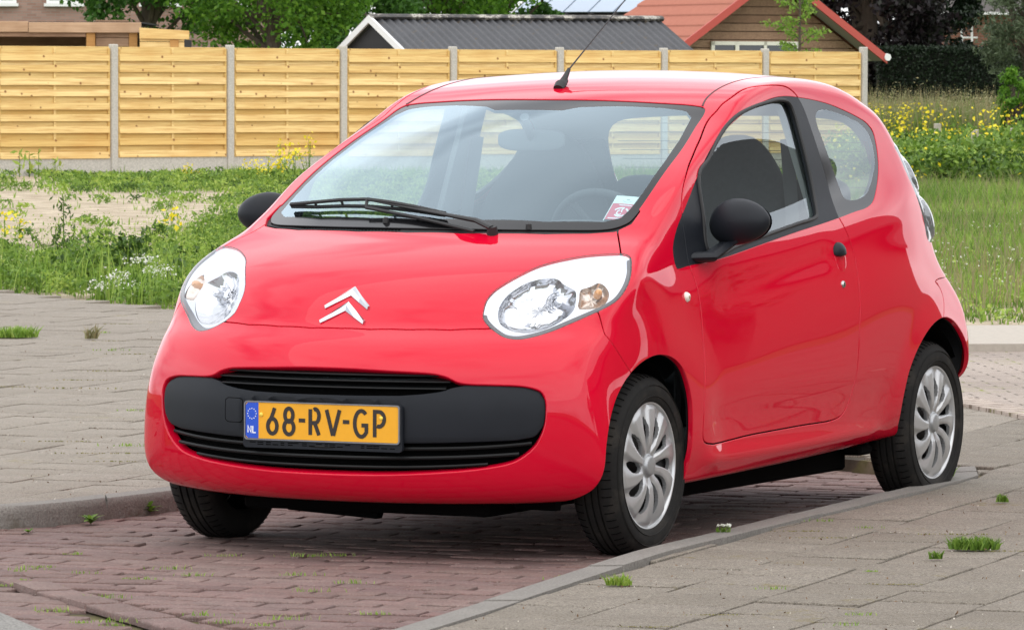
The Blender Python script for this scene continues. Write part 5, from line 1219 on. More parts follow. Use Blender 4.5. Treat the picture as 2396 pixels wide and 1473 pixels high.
def rim(f,c2,z0,depth_,rings=7,facet=0.,seed=0,n_=64,bul=None):
    """bowl behind an outline: rings shrink towards c2 and go deeper"""
    Q=f.Q;Q=Q[::max(1,len(Q)//n_)];V=[];F=[];m=len(Q);r=np.random.default_rng(seed)
    base=[]
    for q in Q:
        # find the body surface point whose lamp-plane coordinates are q
        lo,hi=-.2,1.2
        for _ in range(36):
            mm=(lo+hi)/2;P=E1*q[0]+E2*q[1]+E3*mm
            if G(P[0:1],P[1:2],P[2:3])[0]>0:hi=mm
            else:lo=mm
        base.append(lo)
    base=np.array(base);zc=base.mean()
    for j in range(rings+1):
        u=j/rings
        for i,q in enumerate(Q):
            w=(1-u);p=np.array(c2)+(q-np.array(c2))*w
            zz=(base[i]-z0)*(w)+(zc-z0)*(1-w)-depth_*math.sqrt(max(0,1-w*w))
            if facet and 0<j<rings:zz+=facet*((i//4+j)%2-.5)+facet*.5*r.normal()
            V.append(E1*p[0]+E2*p[1]+E3*zz)
    for j in range(rings):
        for i in range(m):
            i2=(i+1)%m;F.append((j*m+i,j*m+i2,(j+1)*m+i2,(j+1)*m+i))
    return V,F,zc
t=NT('faceted_reflector');vv=t.pos();bump=t.N('TexVoronoi',{'Scale':15.},feature='F1');t.L(t.N('Mapping',{0:vv,'Scale':(1,1,.35)}).outputs[0],bump.inputs['Vector'])
t.pbr((.58,.59,.62),.10,metal=1.,normal=t.bump(bump.outputs['Distance'],.28,.012));M_rfl=t.m
M_amber=simple('amber_bulb',(.62,.27,.07),.15,coat=1.,emit=(1,.35,.02,1),emits=.0);M_bulb=simple('clear_bulb_glass',(.65,.67,.72),.08,metal=.6)
M_pearl=simple('silvered_lamp_surround',(.60,.63,.68),.22,metal=.7)
M_dgrey=simple('dark_lamp_shading',(.10,.10,.11),.3,metal=.5)
for sg in(1,-1):
    mm=(lambda A:A) if sg==1 else mir
    root=mko('headlight',mm(finish(lamp,.010,.0005,.0035)),M_lens,car)
    # surround
    V,F=sur;V2=project(V,1);V3=lampdisp(V2,lambda q:.004+.011*(1-(1-np.clip(-f_lamp(V)/.05,0,1))**2));N3=meshn(V3,F)
    # roll the rims of the two bowls back
    E=bnd(F)
    mko('lamp_surround',mm((V3,F,N3)),M_pearl,root)
    bz=inside_of(sur,lambda q:np.maximum(-(f_lamp(q))-.013-.012*np.clip((.45-lamp_ax(q)[:,1])*4,0,1),lamp_ax(q)[:,1]-.43-.42*(lamp_ax(q)[:,0]-.1)))  # dark band puts the shading along the lamp's lower edge into colour
    Vb=lampdisp(project(bz[0],1),lambda q:.004+.011*(1-(1-np.clip(-f_lamp(bz[0])/.05,0,1))**2)-.0015);mko('lamp_shading_band',mm((Vb,bz[1],meshn(Vb,bz[1]))),M_dgrey,root)
    # lamp side wall
    Q=f_lamp.Q;P=[]
    V,F,zc=rim(f_ref,(.252,.448),.015,.050,9,.0018,3)
    mb=MB();mb.add(np.array(V)*[1,sg,1],F,0,True);mb.build('reflector_bowl',M_rfl,root)
    V,F,zc2=rim(f_ind,(.409,.470),.015,.030,6,.001,5,40)
    mb=MB();mb.add(np.array(V)*[1,sg,1],F,0,True);mb.build('indicator_bowl',simple('bronze_reflector',(.60,.52,.46),.2,metal=.85),root)
    T=(np.stack([E1,E2,E3],1),E1*.309+E2*.467+E3*(zc-.056))
    mb=MB();mb.lathe([(0.001,.035),(.010,.034),(.013,.026),(.013,.0)],20,T=T)
    for R0 in(.020,.028,.036):mb.lathe([(R0-.002,.003),(R0,.008),(R0+.002,.003)],28,T=T)
    if sg==-1:mb.V=[v*np.array([1,-1,1]) for v in mb.V]
    mb.build('bulb',M_bulb,root)
    T=(np.stack([E1,E2,E3],1),E1*.425+E2*.481+E3*(zc2-.035))
    mb=MB();mb.lathe([(0.001,.034),(.009,.030),(.013,.018),(.010,.004),(.012,0)],16,T=T)
    if sg==-1:mb.V=[v*np.array([1,-1,1]) for v in mb.V]
    mb.build('indicator_bulb',M_amber,root)
    # clear ribs moulded into the outer end of the cover
    mb=MB()
    for k_ in range(7):
        a=np.array([.462+.009*k_,.455+.014*k_]);b=a+np.array([.028,.060]);P=[]
        for u in np.linspace(0,1,7):
            q=a*(1-u)+b*u;lo,hi=-.2,1.2
            for _ in range(30):
                mm_=(lo+hi)/2;Pp=E1*q[0]+E2*q[1]+E3*mm_
                if G(Pp[0:1],Pp[1:2],Pp[2:3])[0]>0:hi=mm_
                else:lo=mm_
            P.append((E1*q[0]+E2*q[1]+E3*(lo-.028))*[1,sg,1])
        mb.tube(P,.0016,5)
    mb.build('lamp_ribs',M_sil,root)
    # dark seal line around the lamp
    Pq=[]
    for q in f_lamp.Q[::2]:
        lo,hi=-.2,1.2
        for _ in range(30):
            mm_=(lo+hi)/2;Pp=E1*q[0]+E2*q[1]+E3*mm_
            if G(Pp[0:1],Pp[1:2],Pp[2:3])[0]>0:hi=mm_
            else:lo=mm_
        Pq.append((E1*q[0]+E2*q[1]+E3*(lo-.003))*[1,sg,1])
    mb=MB();mb.tube(Pq+[Pq[0]],.0032,6,cap=False);mb.build('lamp_seal',M_matte,root)
# ---- tail lamps with two round bulges
def tbul(V):
    q=V[:,[0,2]];s=-f_tail(V);o=np.clip(s/.02,0,1)*.004
    for c_,r_ in(((-2.40,1.14),.105),((-2.45,.985),.105)):
        d=np.hypot(q[:,0]-c_[0],(q[:,1]-c_[1]));o=np.maximum(o,.036*np.sqrt(np.clip(1-(d/r_)**2,0,1))*np.clip(s/.015,0,1))
    return o
t=NT('tail_lamp_glass');v=t.pos();z=t.N('SeparateXYZ',{0:v}).outputs[2];t.pbr((.30,.03,.03),.06,coat=1.,coatr=.02,spec=.6);M_tl=t.m
M_tc=simple('smoked_clear_tail_glass',(.11,.12,.125),.07,coat=1.,coatr=.02)
tl_=finish(tail,.008)
Vt=tail[0];o_=tbul(Vt);Vp=project(Vt,1);Nn=normals(Vp);Vp=Vp+Nn*o_[:,None]
for sg in(1,-1):
    A=(Vp,tail[1],meshn(Vp,tail[1]));A=A if sg==1 else mir(A)
    cc_=A[0][A[1]].mean(1);o=mko('tail_lamp',A,M_tc,car)
    mb=MB()
    for c_ in((-2.40,1.14),(-2.45,.985)):
        P=[]
        for a_ in np.linspace(0,2*math.pi,33):P.append((c_[0]+.075*math.cos(a_),c_[1]+.075*math.sin(a_)))
        P3=onbody(P);P3=P3+normals(P3)*.030;mb.tube(P3*[1,sg,1],.007,6,cap=False)
    pass
# ---- underside
mb=MB();mb.rbox(-1.95,-.42,-.60,.60,.130,.22,.01);mb.rbox(-.42,.40,-.42,.42,.130,.22,.01);mb.rbox(.42,.50,-.40,.40,.175,.20,.01);mb.build('underbody',M_void,car)  # floor pan set low to block light and deepen the shade underneath
mb=MB();mb.prism([(.30,-.36,.17),(.33,-.30,.122),(.36,.02,.108),(.36,.04,.17)],(-.04,0,0));mb.build('splash_guard',M_void,car);mb=MB();mb.prism([(.30,.44,.19),(.31,.47,.152),(.31,.60,.150),(.30,.60,.19)],(-.04,0,0));mb.build('splash_guard',M_void,car)
mb=MB();mb.tube([(-2.1,-.35,.19),(-1.2,-.15,.175),(0,-.1,.19)],[.035,.03,.03],10);mb.rbox(-1.97,-1.86,.62,.69,.185,.22,.01);mb.build('exhaust_and_jack_point',M_void,car)
# sill black lower edge
# ---- wheel arches
for x_,sx in((0.,(.285+.08)),(-2.34,(.31+.03))):
    for sg in(1,-1):
        mb=MB();V=[];F=[];n_=26;Rr=.355 if x_==0 else .35
        cx=x_+(.055 if x_==0 else .0)
        for i in range(n_):
            a=math.pi*(i/(n_-1))*1.04-.06
            for y in(.40,.735):
                px_,pz_=cx+Rr*math.cos(a),.25+Rr*1.02*math.sin(a);yy=y
                while yy>.42 and G(np.array([px_]),np.array([yy]),np.array([pz_]))[0]>-.012:yy-=.01
                V.append((px_,sg*yy,pz_))
        for i in range(n_-1):F.append((2*i,2*i+2,2*i+3,2*i+1))
        mb.add(V,F,0,True);mb.add([(cx-.36,sg*.41,-.0+.16),(cx+.36,sg*.41,.16),(cx+.36,sg*.41,.63),(cx-.36,sg*.41,.63)],[(0,1,2,3)]);mb.build('wheel_arch_liner',M_void,car)
# ---- wheels
t=NT('tyre_rubber');v=t.pos();f=t.noise(40,4,.6,v);t.pbr(t.mix(t.ramp(t.noise(9,5,.7,v),[(.50,0.),(.72,.55)]),t.mix(f,(.010,.010,.010),(.020,.019,.018)),(.055,.048,.040)),.75,spec=.15,normal=t.bump(t.noise(300,2,.5,v),.3,.0006));M_tyre=t.m
M_cov=simple('silver_wheel_cover',(.46,.465,.47),.36,.22,7,metal=.6,coat=.15);M_covd=simple('dark_steel_wheel',(.012,.012,.013),.5)
M_cap=simple('grey_hub_cap',(.36,.37,.38),.35,metal=.6)
def wheel_parts(root,steer=0.):
    R=.2785;yo=.078   # outer face at +y
    prof=[(.186,.052),(.190,.066),(.200,.0735),(.215,.0775),(.235,.0785),(.252,.074),(.264,.064),(.2715,.052),(.2735,.047)]
    g=[(.2765,.040),(.2785,.030)]
    tread=[(.2755,.044),(.2775,.036),(.2785,.028),(.2785,.0265),(.2715,.0255),(.2715,.0205),(.2788,.0195),(.2788,.0035),(.2718,.0025),(.2718,-.0025),(.2788,-.0035),(.2788,-.0195),(.2715,-.0205),(.2715,-.0255),(.2785,-.0265),(.2785,-.028),(.2775,-.036),(.2755,-.044)]
    P=prof+tread+[(r_,-z_) for r_,z_ in prof[::-1]]
    T=(np.array([[1,0,0],[0,0,1],[0,-1,0]],float).T@np.eye(3),np.zeros(3));T=(np.array([[1,0,0],[0,0,1],[0,1,0]],float),np.zeros(3))
    mb=MB();mb.lathe(P,96,T=T,sm=True)
    # shoulder sipes
    for k_ in range(64):
        a=2*math.pi*k_/64
        for s_ in(1,-1):
            c_=np.array([math.cos(a),0,math.sin(a)]);u=np.array([-math.sin(a),0,math.cos(a)])
            p=c_*.2775+np.array([0,s_*.034,0]);q=c_*.266+np.array([0,s_*.0635,0]);mb.tube([p+c_*.0009,(p+q)/2+c_*.0038,q+c_*.0016],.0013,4,m=1)
    # raised ring and lettering band on the side wall
    for rr_,w_ in((.245,.0010),(.212,.0008)):
        mb.lathe([(rr_-.002,.0765),(rr_,.0795),(rr_+.002,.0765)],72,T=T)
    ty=mb.build('tyre',[M_tyre,M_void],root)
    mb=MB();mb.lathe([(.0,.020),(.10,.015),(.150,.020),(.168,.045),(.180,.052),(.184,.055)],64,T=T)
    for k_ in range(12):
        a=2*math.pi*k_/12;c_=np.array([math.cos(a)*.115,.020,math.sin(a)*.115]);mb.tube([c_,c_+[0,.012,0]],.013,10)
    mb.build('steel_rim',M_covd,root)
    # cover: ten swept blades, each a saw-tooth section, slots between them
    nr,nt=44,480;Rr=np.linspace(.036,.190,nr);V=[];F=[]
    keep=np.ones((nr,nt),bool)
    for i,r_ in enumerate(Rr):
        u=(r_-.036)/(.190-.036);sw=-.20*u**1.5
        for j in range(nt):
            th=2*math.pi*j/nt;ph=((th*10/(2*math.pi)+sw*1.6)%1.)
            crest=.30
            if ph<crest:h=ph/crest
            else:h=1-(ph-crest)/(1-crest)
            h=min(1,h*1.35);h=h*h*(3-2*h)
            env=math.sin(min(1,u*1.15+.12)*math.pi)**.6 if u<.75 else math.sin(min(1,.75*1.15+.12)*math.pi)**.6*1.0
            base=.064+.008*math.sin(u*math.pi)-.004*u
            y=base+.012*(h-.35)*min(1,u*5)*(1 if u<.9 else max(0,(1-u)/.1))
            wd_=.27*math.sin(min(1,max(0,(u-.10)/.66))*math.pi)**.5 if .10<u<.76 else 0
            if (ph>.90-wd_ and ph<.90+wd_*.9) or (ph+1<.90+wd_*.9):keep[i,j]=False
            V.append((r_*math.cos(th),y,r_*math.sin(th)))
    for i in range(nr-1):
        for j in range(nt):
            if keep[i,j]:
                j2=(j+1)%nt;F.append((i*nt+j,i*nt+j2,(i+1)*nt+j2,(i+1)*nt+j))
    Va=np.array(V);Fa=np.array(F);Va,Fa=compact(Va,Fa)
    # thickness: sides of the slots
    E=np.concatenate([Fa[:,[0,1]],Fa[:,[1,2]],Fa[:,[2,3]],Fa[:,[3,0]]]);S=np.sort(E,1);u_,i_,c_=np.unique(S,axis=0,return_index=True,return_counts=True);E=E[i_[c_==1]];n0=len(Va)
    Vb=np.concatenate([Va,Va[E[:,0]]*[1,1,1]-[0,.012,0],Va[E[:,1]]-[0,.012,0]]);m_=len(E);Fs=np.stack([E[:,1],E[:,0],n0+np.arange(m_),n0+m_+np.arange(m_)],1)
    mb=MB();mb.add(Vb,np.concatenate([Fa,Fs]),0,True);cv=mb.build('wheel_cover',M_cov,root)
    mb=MB();mb.lathe([(.186,.060),(.1895,.0675),(.1925,.0685),(.195,.066),(.196,.060)],96,T=T);mb.build('cover_rim',M_chr if False else simple('bright_silver_rim',(.55,.56,.57),.3,metal=.6),cv)
    mb=MB();mb.lathe([(.0,.0775),(.024,.077),(.029,.0755),(.0315,.072),(.0335,.0665),(.038,.064)],40,T=T);mb.build('hub_cap',M_cap,cv)
whF=empty('wheel',(0,.7005,.2735));whF.parent=car;wheel_parts(whF)
def dupw(loc,rz):
    r=whF.copy();COL.objects.link(r);r.parent=car;r.location=loc;r.rotation_euler=(0,R_(23)*loc[0]*.3,rz)
    for ch in whF.children:
        c_=ch.copy();COL.objects.link(c_);c_.parent=r
        for g_ in ch.children:d_=g_.copy();COL.objects.link(d_);d_.parent=c_
    return r
dupw((-2.34,.695,.2735),0)
dupw((0,-.7005,.2735),math.pi);dupw((-2.34,-.695,.2735),math.pi)
# ---------------- car fittings ----------------
# stroke lettering: each glyph a list of polylines on a 0..1 square
def arc(cx,cy,rx,ry,a0,a1,n_=14):return [(cx+rx*math.cos(R_(a0+(a1-a0)*i/n_)),cy+ry*math.sin(R_(a0+(a1-a0)*i/n_))) for i in range(n_+1)]
GL={'6':[[(.70,1.),(.60,.86),(.42,.62),(.22,.46),(.13,.36)],arc(.5,.29,.39,.29,0,360,28)],
'8':[arc(.5,.74,.33,.26,0,360,26),arc(.5,.26,.40,.27,0,360,28)],
'-':[[(.12,.55),(.88,.55)]],
'R':[[(.10,0),(.10,1.)],[(.42,.97),(.50,1.)]+arc(.52,.74,.36,.27,88,-90,14)+[(.14,.47)],[(.50,.46),(.88,.0)]],
'V':[[(.02,1.),(.48,.0)],[(.98,1.),(.52,.0)]],
'G':[arc(.56,.5,.46,.5,48,320,26)+[(.92,.22),(.92,.44),(.58,.44)]],
'P':[[(.12,0),(.12,.985),(.40,.985)]+arc(.46,.70,.42,.285,90,-112,20)],
'N':[[(.08,0),(.08,1),(.92,0),(.92,1)]],'L':[[(.08,1),(.08,0),(.88,0)]]}
def ribbon(P,w,z=0.,closed=False):
    """flat stroke with mitred joints in the plane"""
    P=np.array(P,float);n_=len(P);V=[];F=[]
    for i in range(n_):
        if closed or (0<i<n_-1):a=P[i]-P[(i-1)%n_ if i>0 else n_-2];b=P[(i+1)%n_ if i<n_-1 else 1]-P[i]
        elif i==0:a=b=P[1]-P[0]
        else:a=b=P[-1]-P[-2]
        a=a/max(np.linalg.norm(a),1e-9);b=b/max(np.linalg.norm(b),1e-9);t_=a+b;t_/=max(np.linalg.norm(t_),1e-9);nrm=np.array([-t_[1],t_[0]]);c_=max(.5,nrm@np.array([-a[1],a[0]]));V+=[P[i]+nrm*w/2/c_,P[i]-nrm*w/2/c_]
    for i in range(n_-1):F.append((2*i,2*i+1,2*i+3,2*i+2))
    return np.array(V),F
def text(mb,s,x,y,cw,ch,gap,w,place,m=0,th=.0015,widths={}):
    for c in s:
        k=widths.get(c,1.)
        for si,st_ in enumerate(GL[c]):
            Q=[(x+a*cw*k,y+b*ch) for a,b in st_];cl=(abs(Q[0][0]-Q[-1][0])<1e-9 and abs(Q[0][1]-Q[-1][1])<1e-9);V,F=ribbon(Q,w,closed=cl);n_=len(V)
            top=[place(p[0],p[1],th+.00012*si) for p in V];bot=[place(p[0],p[1],0) for p in V];side=[]
            for i in range(n_//2-1):side+=[(2*i,2*i+2,n_+2*i+2,n_+2*i),(2*i+3,2*i+1,n_+2*i+1,n_+2*i+3)]
            side+=[(0,n_,n_+1,1),(n_-2,n_-1,2*n_-1,2*n_-2)]
            mb.add(top+bot,list(F)+side,m)
        x+=cw*k+gap
    return x
# number plate
PX=.670;PT=-.035
def pl_place(u,v,h):  # u to the viewer's right = +y ; v up ; h outwards
    return (PX+h-.0+v*PT*0-.0008,u,.4185+v)
plate=MB()
def rrect(w,h,r,n_=6):
    P=[]
    for cx,cy,a0 in((w/2-r,h/2-r,0),(-w/2+r,h/2-r,90),(-w/2+r,-h/2+r,180),(w/2-r,-h/2+r,270)):
        for i in range(n_+1):P.append((cx+r*math.cos(R_(a0+90*i/n_)),cy+r*math.sin(R_(a0+90*i/n_))))
    return P
def slab(P,h0,h1,m=0,cx=0,cy=0):
    return [pl_place(a+cx,b+cy,h0) for a,b in P],(h1-h0,0,0)
P,d=slab(rrect(.540,.140,.012),-.012,.000,cy=-.012);plate.prism(P,d);holder=plate.build('plate_holder',M_plas,fb)
mb=MB();Q=rrect(.527,.117,.010);Qi=rrect(.519,.109,.008);n_=len(Q);V=[pl_place(a,b,.006) for a,b in Q]+[pl_place(a,b,.006) for a,b in Qi]+[pl_place(a,b,.0) for a,b in Q];F=[(i,(i+1)%n_,n_+(i+1)%n_,n_+i) for i in range(n_)]+[(2*n_+i,2*n_+(i+1)%n_,(i+1)%n_,i) for i in range(n_)];mb.add(V,F);mb.build('holder_rim',simple('worn_grey_rim',(.20,.20,.21),.35,.3,60,metal=.4),holder)
M_py=simple('reflective_yellow',(.78,.36,.001),.38,.06,40,coat=.3);M_pb=simple('reflective_blue',(.010,.07,.52),.35);M_ink=simple('black_plate_ink',(.018,.012,.010),.5);M_wink=simple('white_plate_ink',(.8,.82,.85),.5)
mb=MB();P,d=slab([(a,b) for a,b in rrect(.518,.108,.008)],.0,.004);mb.prism(P,d);lp=mb.build('licence_plate',M_py,fb)
mb=MB();mb.prism([pl_place(a,b,.0042) for a,b in((-.2585,-.046),(-.2585,.046),(-.251,.0535),(-.215,.0535),(-.215,-.0535),(-.251,-.0535))],(.0006,0,0));mb.build('country_band',M_pb,lp)
mb=MB();ph=lambda u,v,h:pl_place(u,v,.0047+h)
text(mb,'NL',-.2515,-.037,.0125,.020,.004,.0036,ph,th=.0004)
for k_ in range(12):
    a=2*math.pi*k_/12;c0=(-.237+.0145*math.cos(a),.020+.0155*math.sin(a));st_=[]
    for i in range(10):
        rr_=.0026 if i%2==0 else .0011;b=math.pi/2+math.pi*i/5;st_.append(pl_place(c0[0]+rr_*math.cos(b),c0[1]+rr_*math.sin(b),.0052))
    mb.add(st_,[list(range(10))])
mb.build('country_letters_and_stars',M_wink,lp)
mb=MB();pk=lambda u,v,h:pl_place(u,v,.004+h)
xs={'6':(-.187,.040),'8':(-.131,.041),'-':(-.0800,.028),'R':(-.0415,.038),'V':(.0165,.046),'=':(.0695,.028),'G':(.108,.048),'P':(.175,.042)}
for ch,(x0,cw_) in xs.items():text(mb,'-' if ch=='=' else ch,x0,-.038,cw_,.077,0,.0118,pk,th=.0016)
mb.build('plate_characters',M_ink,lp)
mb=MB()
for u,v in((-.205,.018),(.202,.019)):
    c_=pl_place(u,v,.004);T=(np.array([[0,0,1],[1,0,0],[0,1,0]],float),np.array(c_));mb.lathe([(.006,.0),(.006,.0025),(.004,.004),(.0001,.0045)],14,T=T)
mb.build('plate_screw',simple('yellow_screw_cap',(.85,.62,.08),.35),lp)
mb=MB();rr2=random.Random(3)
for i in range(20):
    u=-.235+i*.0247+rr2.uniform(-.004,.004);w_=rr2.choice((.012,.016,.020))
    for v in(-.0655,-.0715):
        if rr2.random()<.75:mb.box(*(lambda p:(p[0]-.001,p[0]+.0008,p[1]-w_/2,p[1]+w_/2,p[2]-.0014,p[2]+.0014))(pl_place(u,v,.0)))
mb.build('holder_slots',M_void,holder)
# door handles, locks, side repeaters
for sg,par in((1,dl),(-1,dr_)):
    p=onbody([(-1.462,.878)])[0];n3=normals(p[None])[0]
    mb=MB();V=[];F=[];nu,nv=14,20
    for i in range(nu+1):
        for j in range(nv):
            a=math.pi*.5*i/nu;b=2*math.pi*j/nv;x=.044*math.sin(a)*math.cos(b);z=.036*math.sin(a)*math.sin(b);
            V.append(p+np.array([x,.026*math.cos(a)-.006,z]) )
    for i in range(nu):
        for j in range(nv):F.append((i*nv+j,i*nv+(j+1)%nv,(i+1)*nv+(j+1)%nv,(i+1)*nv+j))
    V=np.array(V);k_=V[:,2]<p[2]-.004;V[k_,2]=p[2]-.004-(p[2]-.004-V[k_,2])*.25
    mb.add(V*[1,sg,1],F,0,True);mb.build('door_handle',M_plas,par)
    # recess below the handle: a dished ring
    mb=MB();V=[];F=[];nu=8
    q0=onbody([(-1.462,.862)])[0]
    for i in range(nu+1):
        for j in range(28):
            u=i/nu;b=2*math.pi*j/28;x=.047*u*math.cos(b);z=.049*u*math.sin(b);q=onbody([(q0[0]+x,q0[2]+z)])[0]
            V.append(q+np.array([0,.0016-.0010*u if u<1 else -.001,0])+np.array([0,-.0*(1-u*u),0]))
    for i in range(nu):
        for j in range(28):F.append((i*28+j,i*28+(j+1)%28,(i+1)*28+(j+1)%28,(i+1)*28+j))
    mb.add(np.array(V)*[1,sg,1],F,0,True);mb.build('handle_recess',M_redin if False else M_red,par)
    p=onbody([(-1.449,.776)])[0];T=(np.array([[1,0,0],[0,0,1],[0,1,0]],float),p);mb=MB();mb.lathe([(.0,.006),(.009,.006),(.0115,.003),(.0125,-.003)],20,T=T);mb.V=[v*np.array([1,sg,1]) for v in mb.V];lk=mb.build('door_lock',simple('lock_metal',(.45,.45,.45),.25,metal=.9),par)
    mb=MB();mb.box(p[0]-.0012,p[0]+.0012,p[1]+.005,p[1]+.0068,p[2]-.006,p[2]+.006);mb.V=[v*np.array([1,sg,1]) for v in mb.V];mb.build('key_slot',M_void,lk)
    p=onbody([(-.258,.776)])[0];T=(np.array([[1,0,0],[0,0,1],[0,1,0]],float),p);mb=MB();mb.lathe([(.0,.011),(.006,.0105),(.012,.008),(.0155,.003),(.0165,-.003)],24,T=T);mb.V=[v*np.array([1,sg,1]) for v in mb.V];sr=mb.build('side_repeater',simple('clear_repeater',(.75,.70,.62),.12,coat=1.),car)
    mb=MB();mb.lathe([(.0,.0118),(.0045,.0113),(.006,.0104)],12,T=T);mb.V=[v*np.array([1,sg,1]) for v in mb.V];mb.build('repeater_bulb',simple('repeater_amber',(.35,.22,.12),.3),sr)
    # door mirror
    mr=empty('door_mirror',(-.518,sg*.838,.998));mr.parent=par
    V=[];F=[];nu,nv=22,36
    for i in range(nu+1):
        a=math.pi*i/nu
        for j in range(nv):
            b=2*math.pi*j/nv;y=math.sin(a)*math.cos(b);z=math.sin(a)*math.sin(b);x=math.cos(a)
            x=x*(.062 if x>0 else .030);yy=y*.106;zz=z*.072*(1-.12*y)
            zz+=.006*(1-(y)**2)-.012*y*0
            V.append((x,yy,zz+ .02*y*0))
    for i in range(nu):
        for j in range(nv):F.append((i*nv+j,i*nv+(j+1)%nv,(i+1)*nv+(j+1)%nv,(i+1)*nv+j))
    Rm=rot('Z',sg*-.10)@rot('X',sg*.10)
    V=(np.array(V)*[1,sg,1])@Rm.T;mb=MB();mb.add(V,F,0,True);mb.build('mirror_housing',M_plas,mr)
    mb=MB();mb.lathe([(.0,0),(.06,0)],32,T=(np.array([[0,0,-1],[1.6,0,0],[0,1,0]],float),np.array([-.033,0,0])));mb.V=[v@Rm.T for v in mb.V];mb.build('mirror_glass',M_chr,mr)
    foot=onbody([(-.43,.905)])[0]-np.array([-.518,.838,.998])
    mb=MB();P=np.array([foot+[.02,-.02,-.012],foot+[.0,.03,-.010],[.012,-.045,-.068],[.0,-.02,-.045]])*[1,sg,1];mb.tube(P,[.034,.032,.028,.03],12,sq=(1.5,.55));mb.build('mirror_arm',M_plas,mr)
    # black sail panel seam
# single wiper with pantograph arm
mb=MB()
def wsp(x,y,h):
    p=ontop([(x,y)])[0];return p+normals(p[None])[0]*h
bl=[wsp(-.150,-.545,.018),wsp(-.10,-.43,.026),wsp(-.07,-.32,.031),wsp(-.045,-.215,.034),wsp(-.020,-.12,.030),wsp(.0,-.03,.024),wsp(.022,.085,.016)]
lowr=[wsp(-.150,-.545,.010),wsp(-.10,-.43,.009),wsp(-.07,-.32,.009),wsp(-.045,-.215,.009),wsp(-.020,-.12,.009),wsp(.0,-.03,.009),wsp(.022,.085,.009)]
def res(P,n_=40):
    P=np.array(P);s=np.r_[0,np.cumsum(np.linalg.norm(np.diff(P,axis=0),axis=1))];return np.stack([np.interp(np.linspace(0,s[-1],n_),s,P[:,k]) for k in range(3)],1)
mb.tube(res(bl),.0072,6,sq=(1,.9));mb.tube(res(lowr),.0062,5)
for i in(0,1,2,4,5,6):
    a,b=np.array(bl[i]),np.array(lowr[i]);mb.tube([a,b],.0045,5)
wb=mb.build('wiper',M_matte,car)
mb=MB();piv=wsp(.082,.275,.020);h1=np.array(bl[3]);mb.tube([piv+[0,0,0],piv+(h1-piv)*.12+[0,0,.012],piv+(h1-piv)*.5+[0,0,.006],piv+(h1-piv)*.9,h1],[.014,.013,.0085,.006,.007],8,sq=(1.2,.6))
p2=wsp(.095,.22,.008);h2=wsp(-.012,-.205,.022);mb.tube([p2,(p2+h2)/2+[0,0,.004],h2,h1],[.006,.006,.006,.006],6);mb.tube([wsp(.082,.275,-.012),piv+[0,0,.006]],[.019,.015],14);mb.build('wiper_arm',M_matte,wb)
# roof aerial
mb=MB();p=ontop([(-.945,.01)])[0];mb.tube([p+[.018,0,-.004],p+[.0,0,.010],p+[-.035,0,.022]],[.018,.020,.011],10,sq=(1,.8));mb.tube([p+[-.005,0,.012],p+[-.028,0,.028],p+[-.062,.0,.060]],[.013,.011,.006],9)
an=mb.build('aerial_base',M_matte,car)
mb=MB();a=p+np.array([-.060,0,.058]);b=np.array([-1.465,0,1.712]);e_=b+(b-a)*.12;mb.tube([a,e_],[.0028,.0018],6);mb.build('aerial_rod',M_matte,an)
# roof gutter seam and cant rail line: a dark tube stands for the gap's shade
for sg in(1,-1):
    Q=np.array([(-.905,.533),(-.962,.520),(-1.052,.510),(-1.153,.503),(-1.282,.497),(-1.45,.494),(-1.65,.495),(-1.85,.500),(-2.05,.508),(-2.20,.515)]);Q=np.stack([nspl(range(len(Q)),Q[:,k],np.linspace(0,len(Q)-1,70)) for k in(0,1)],1);P=ontop(Q);P[:,2]-=.0012;mb=MB();mb.tube(P*[1,sg,1],np.linspace(.0042,.0006,len(P)),6);mb.build('roof_seam',M_void if False else simple('dark_red_gap_shade',(.06,.004,.008),.5),car)
# windscreen permits: red badge with white emblem and a pale upper band
def stp(u,v,h=-.0065):
    A=np.array([[-.265,.532],[-.294,.611],[-.158,.628],[-.125,.550]]);q=A[3]*(1-u)*(1-v)+A[2]*u*(1-v)+A[1]*u*v+A[0]*(1-u)*v;return wsp(q[0],q[1],h)
def gridq(u0,u1,v0,v1,h,n_=6):
    V=[stp(u0+(u1-u0)*i/n_,v0+(v1-v0)*j/n_,h) for i in range(n_+1) for j in range(n_+1)];F=[(i*(n_+1)+j,(i+1)*(n_+1)+j,(i+1)*(n_+1)+j+1,i*(n_+1)+j+1) for i in range(n_) for j in range(n_)];return V,F
M_sw=simple('pale_green_white_paper',(.72,.80,.76),.6);M_sr=simple('faded_red_paper',(.62,.07,.12),.6)
mb=MB();mb.add(*gridq(.0,.92,.70,1.,-.0065));mb.add(*gridq(.0,.03,.0,.70,-.0065));stk=mb.build('windscreen_permit',M_sw,wsc)
mb=MB();mb.add(*gridq(.03,.90,.06,.70,-.0066));mb.build('red_permit_field',M_sr,stk)
mb=MB()
def srib(P,w_):
    V,F=ribbon(P,w_);mb.add([stp(a,b,-.0061) for a,b in V],F)
srib([(.12,.115),(.86,.115)],.035);srib([(.28,.640),(.74,.640)],.030)
srib(arc(.46,.36,.26,.17,155,75,8),.055);srib(arc(.46,.36,.26,.17,60,-20,8),.055);srib(arc(.46,.36,.20,.16,215,325,8),.05)
srib(arc(.43,.35,.09,.09,100,330,10),.045);srib([(.50,.36),(.47,.46),(.53,.55)],.04)
mb.build('permit_emblem',M_wink,stk)
mb=MB();srib(arc(.5,.86,.18,.10,200,340,8),.012);srib([(.44,.86),(.56,.86)],.03);mb.build('permit_crest',simple('grey_green_ink',(.25,.35,.32),.6),stk)
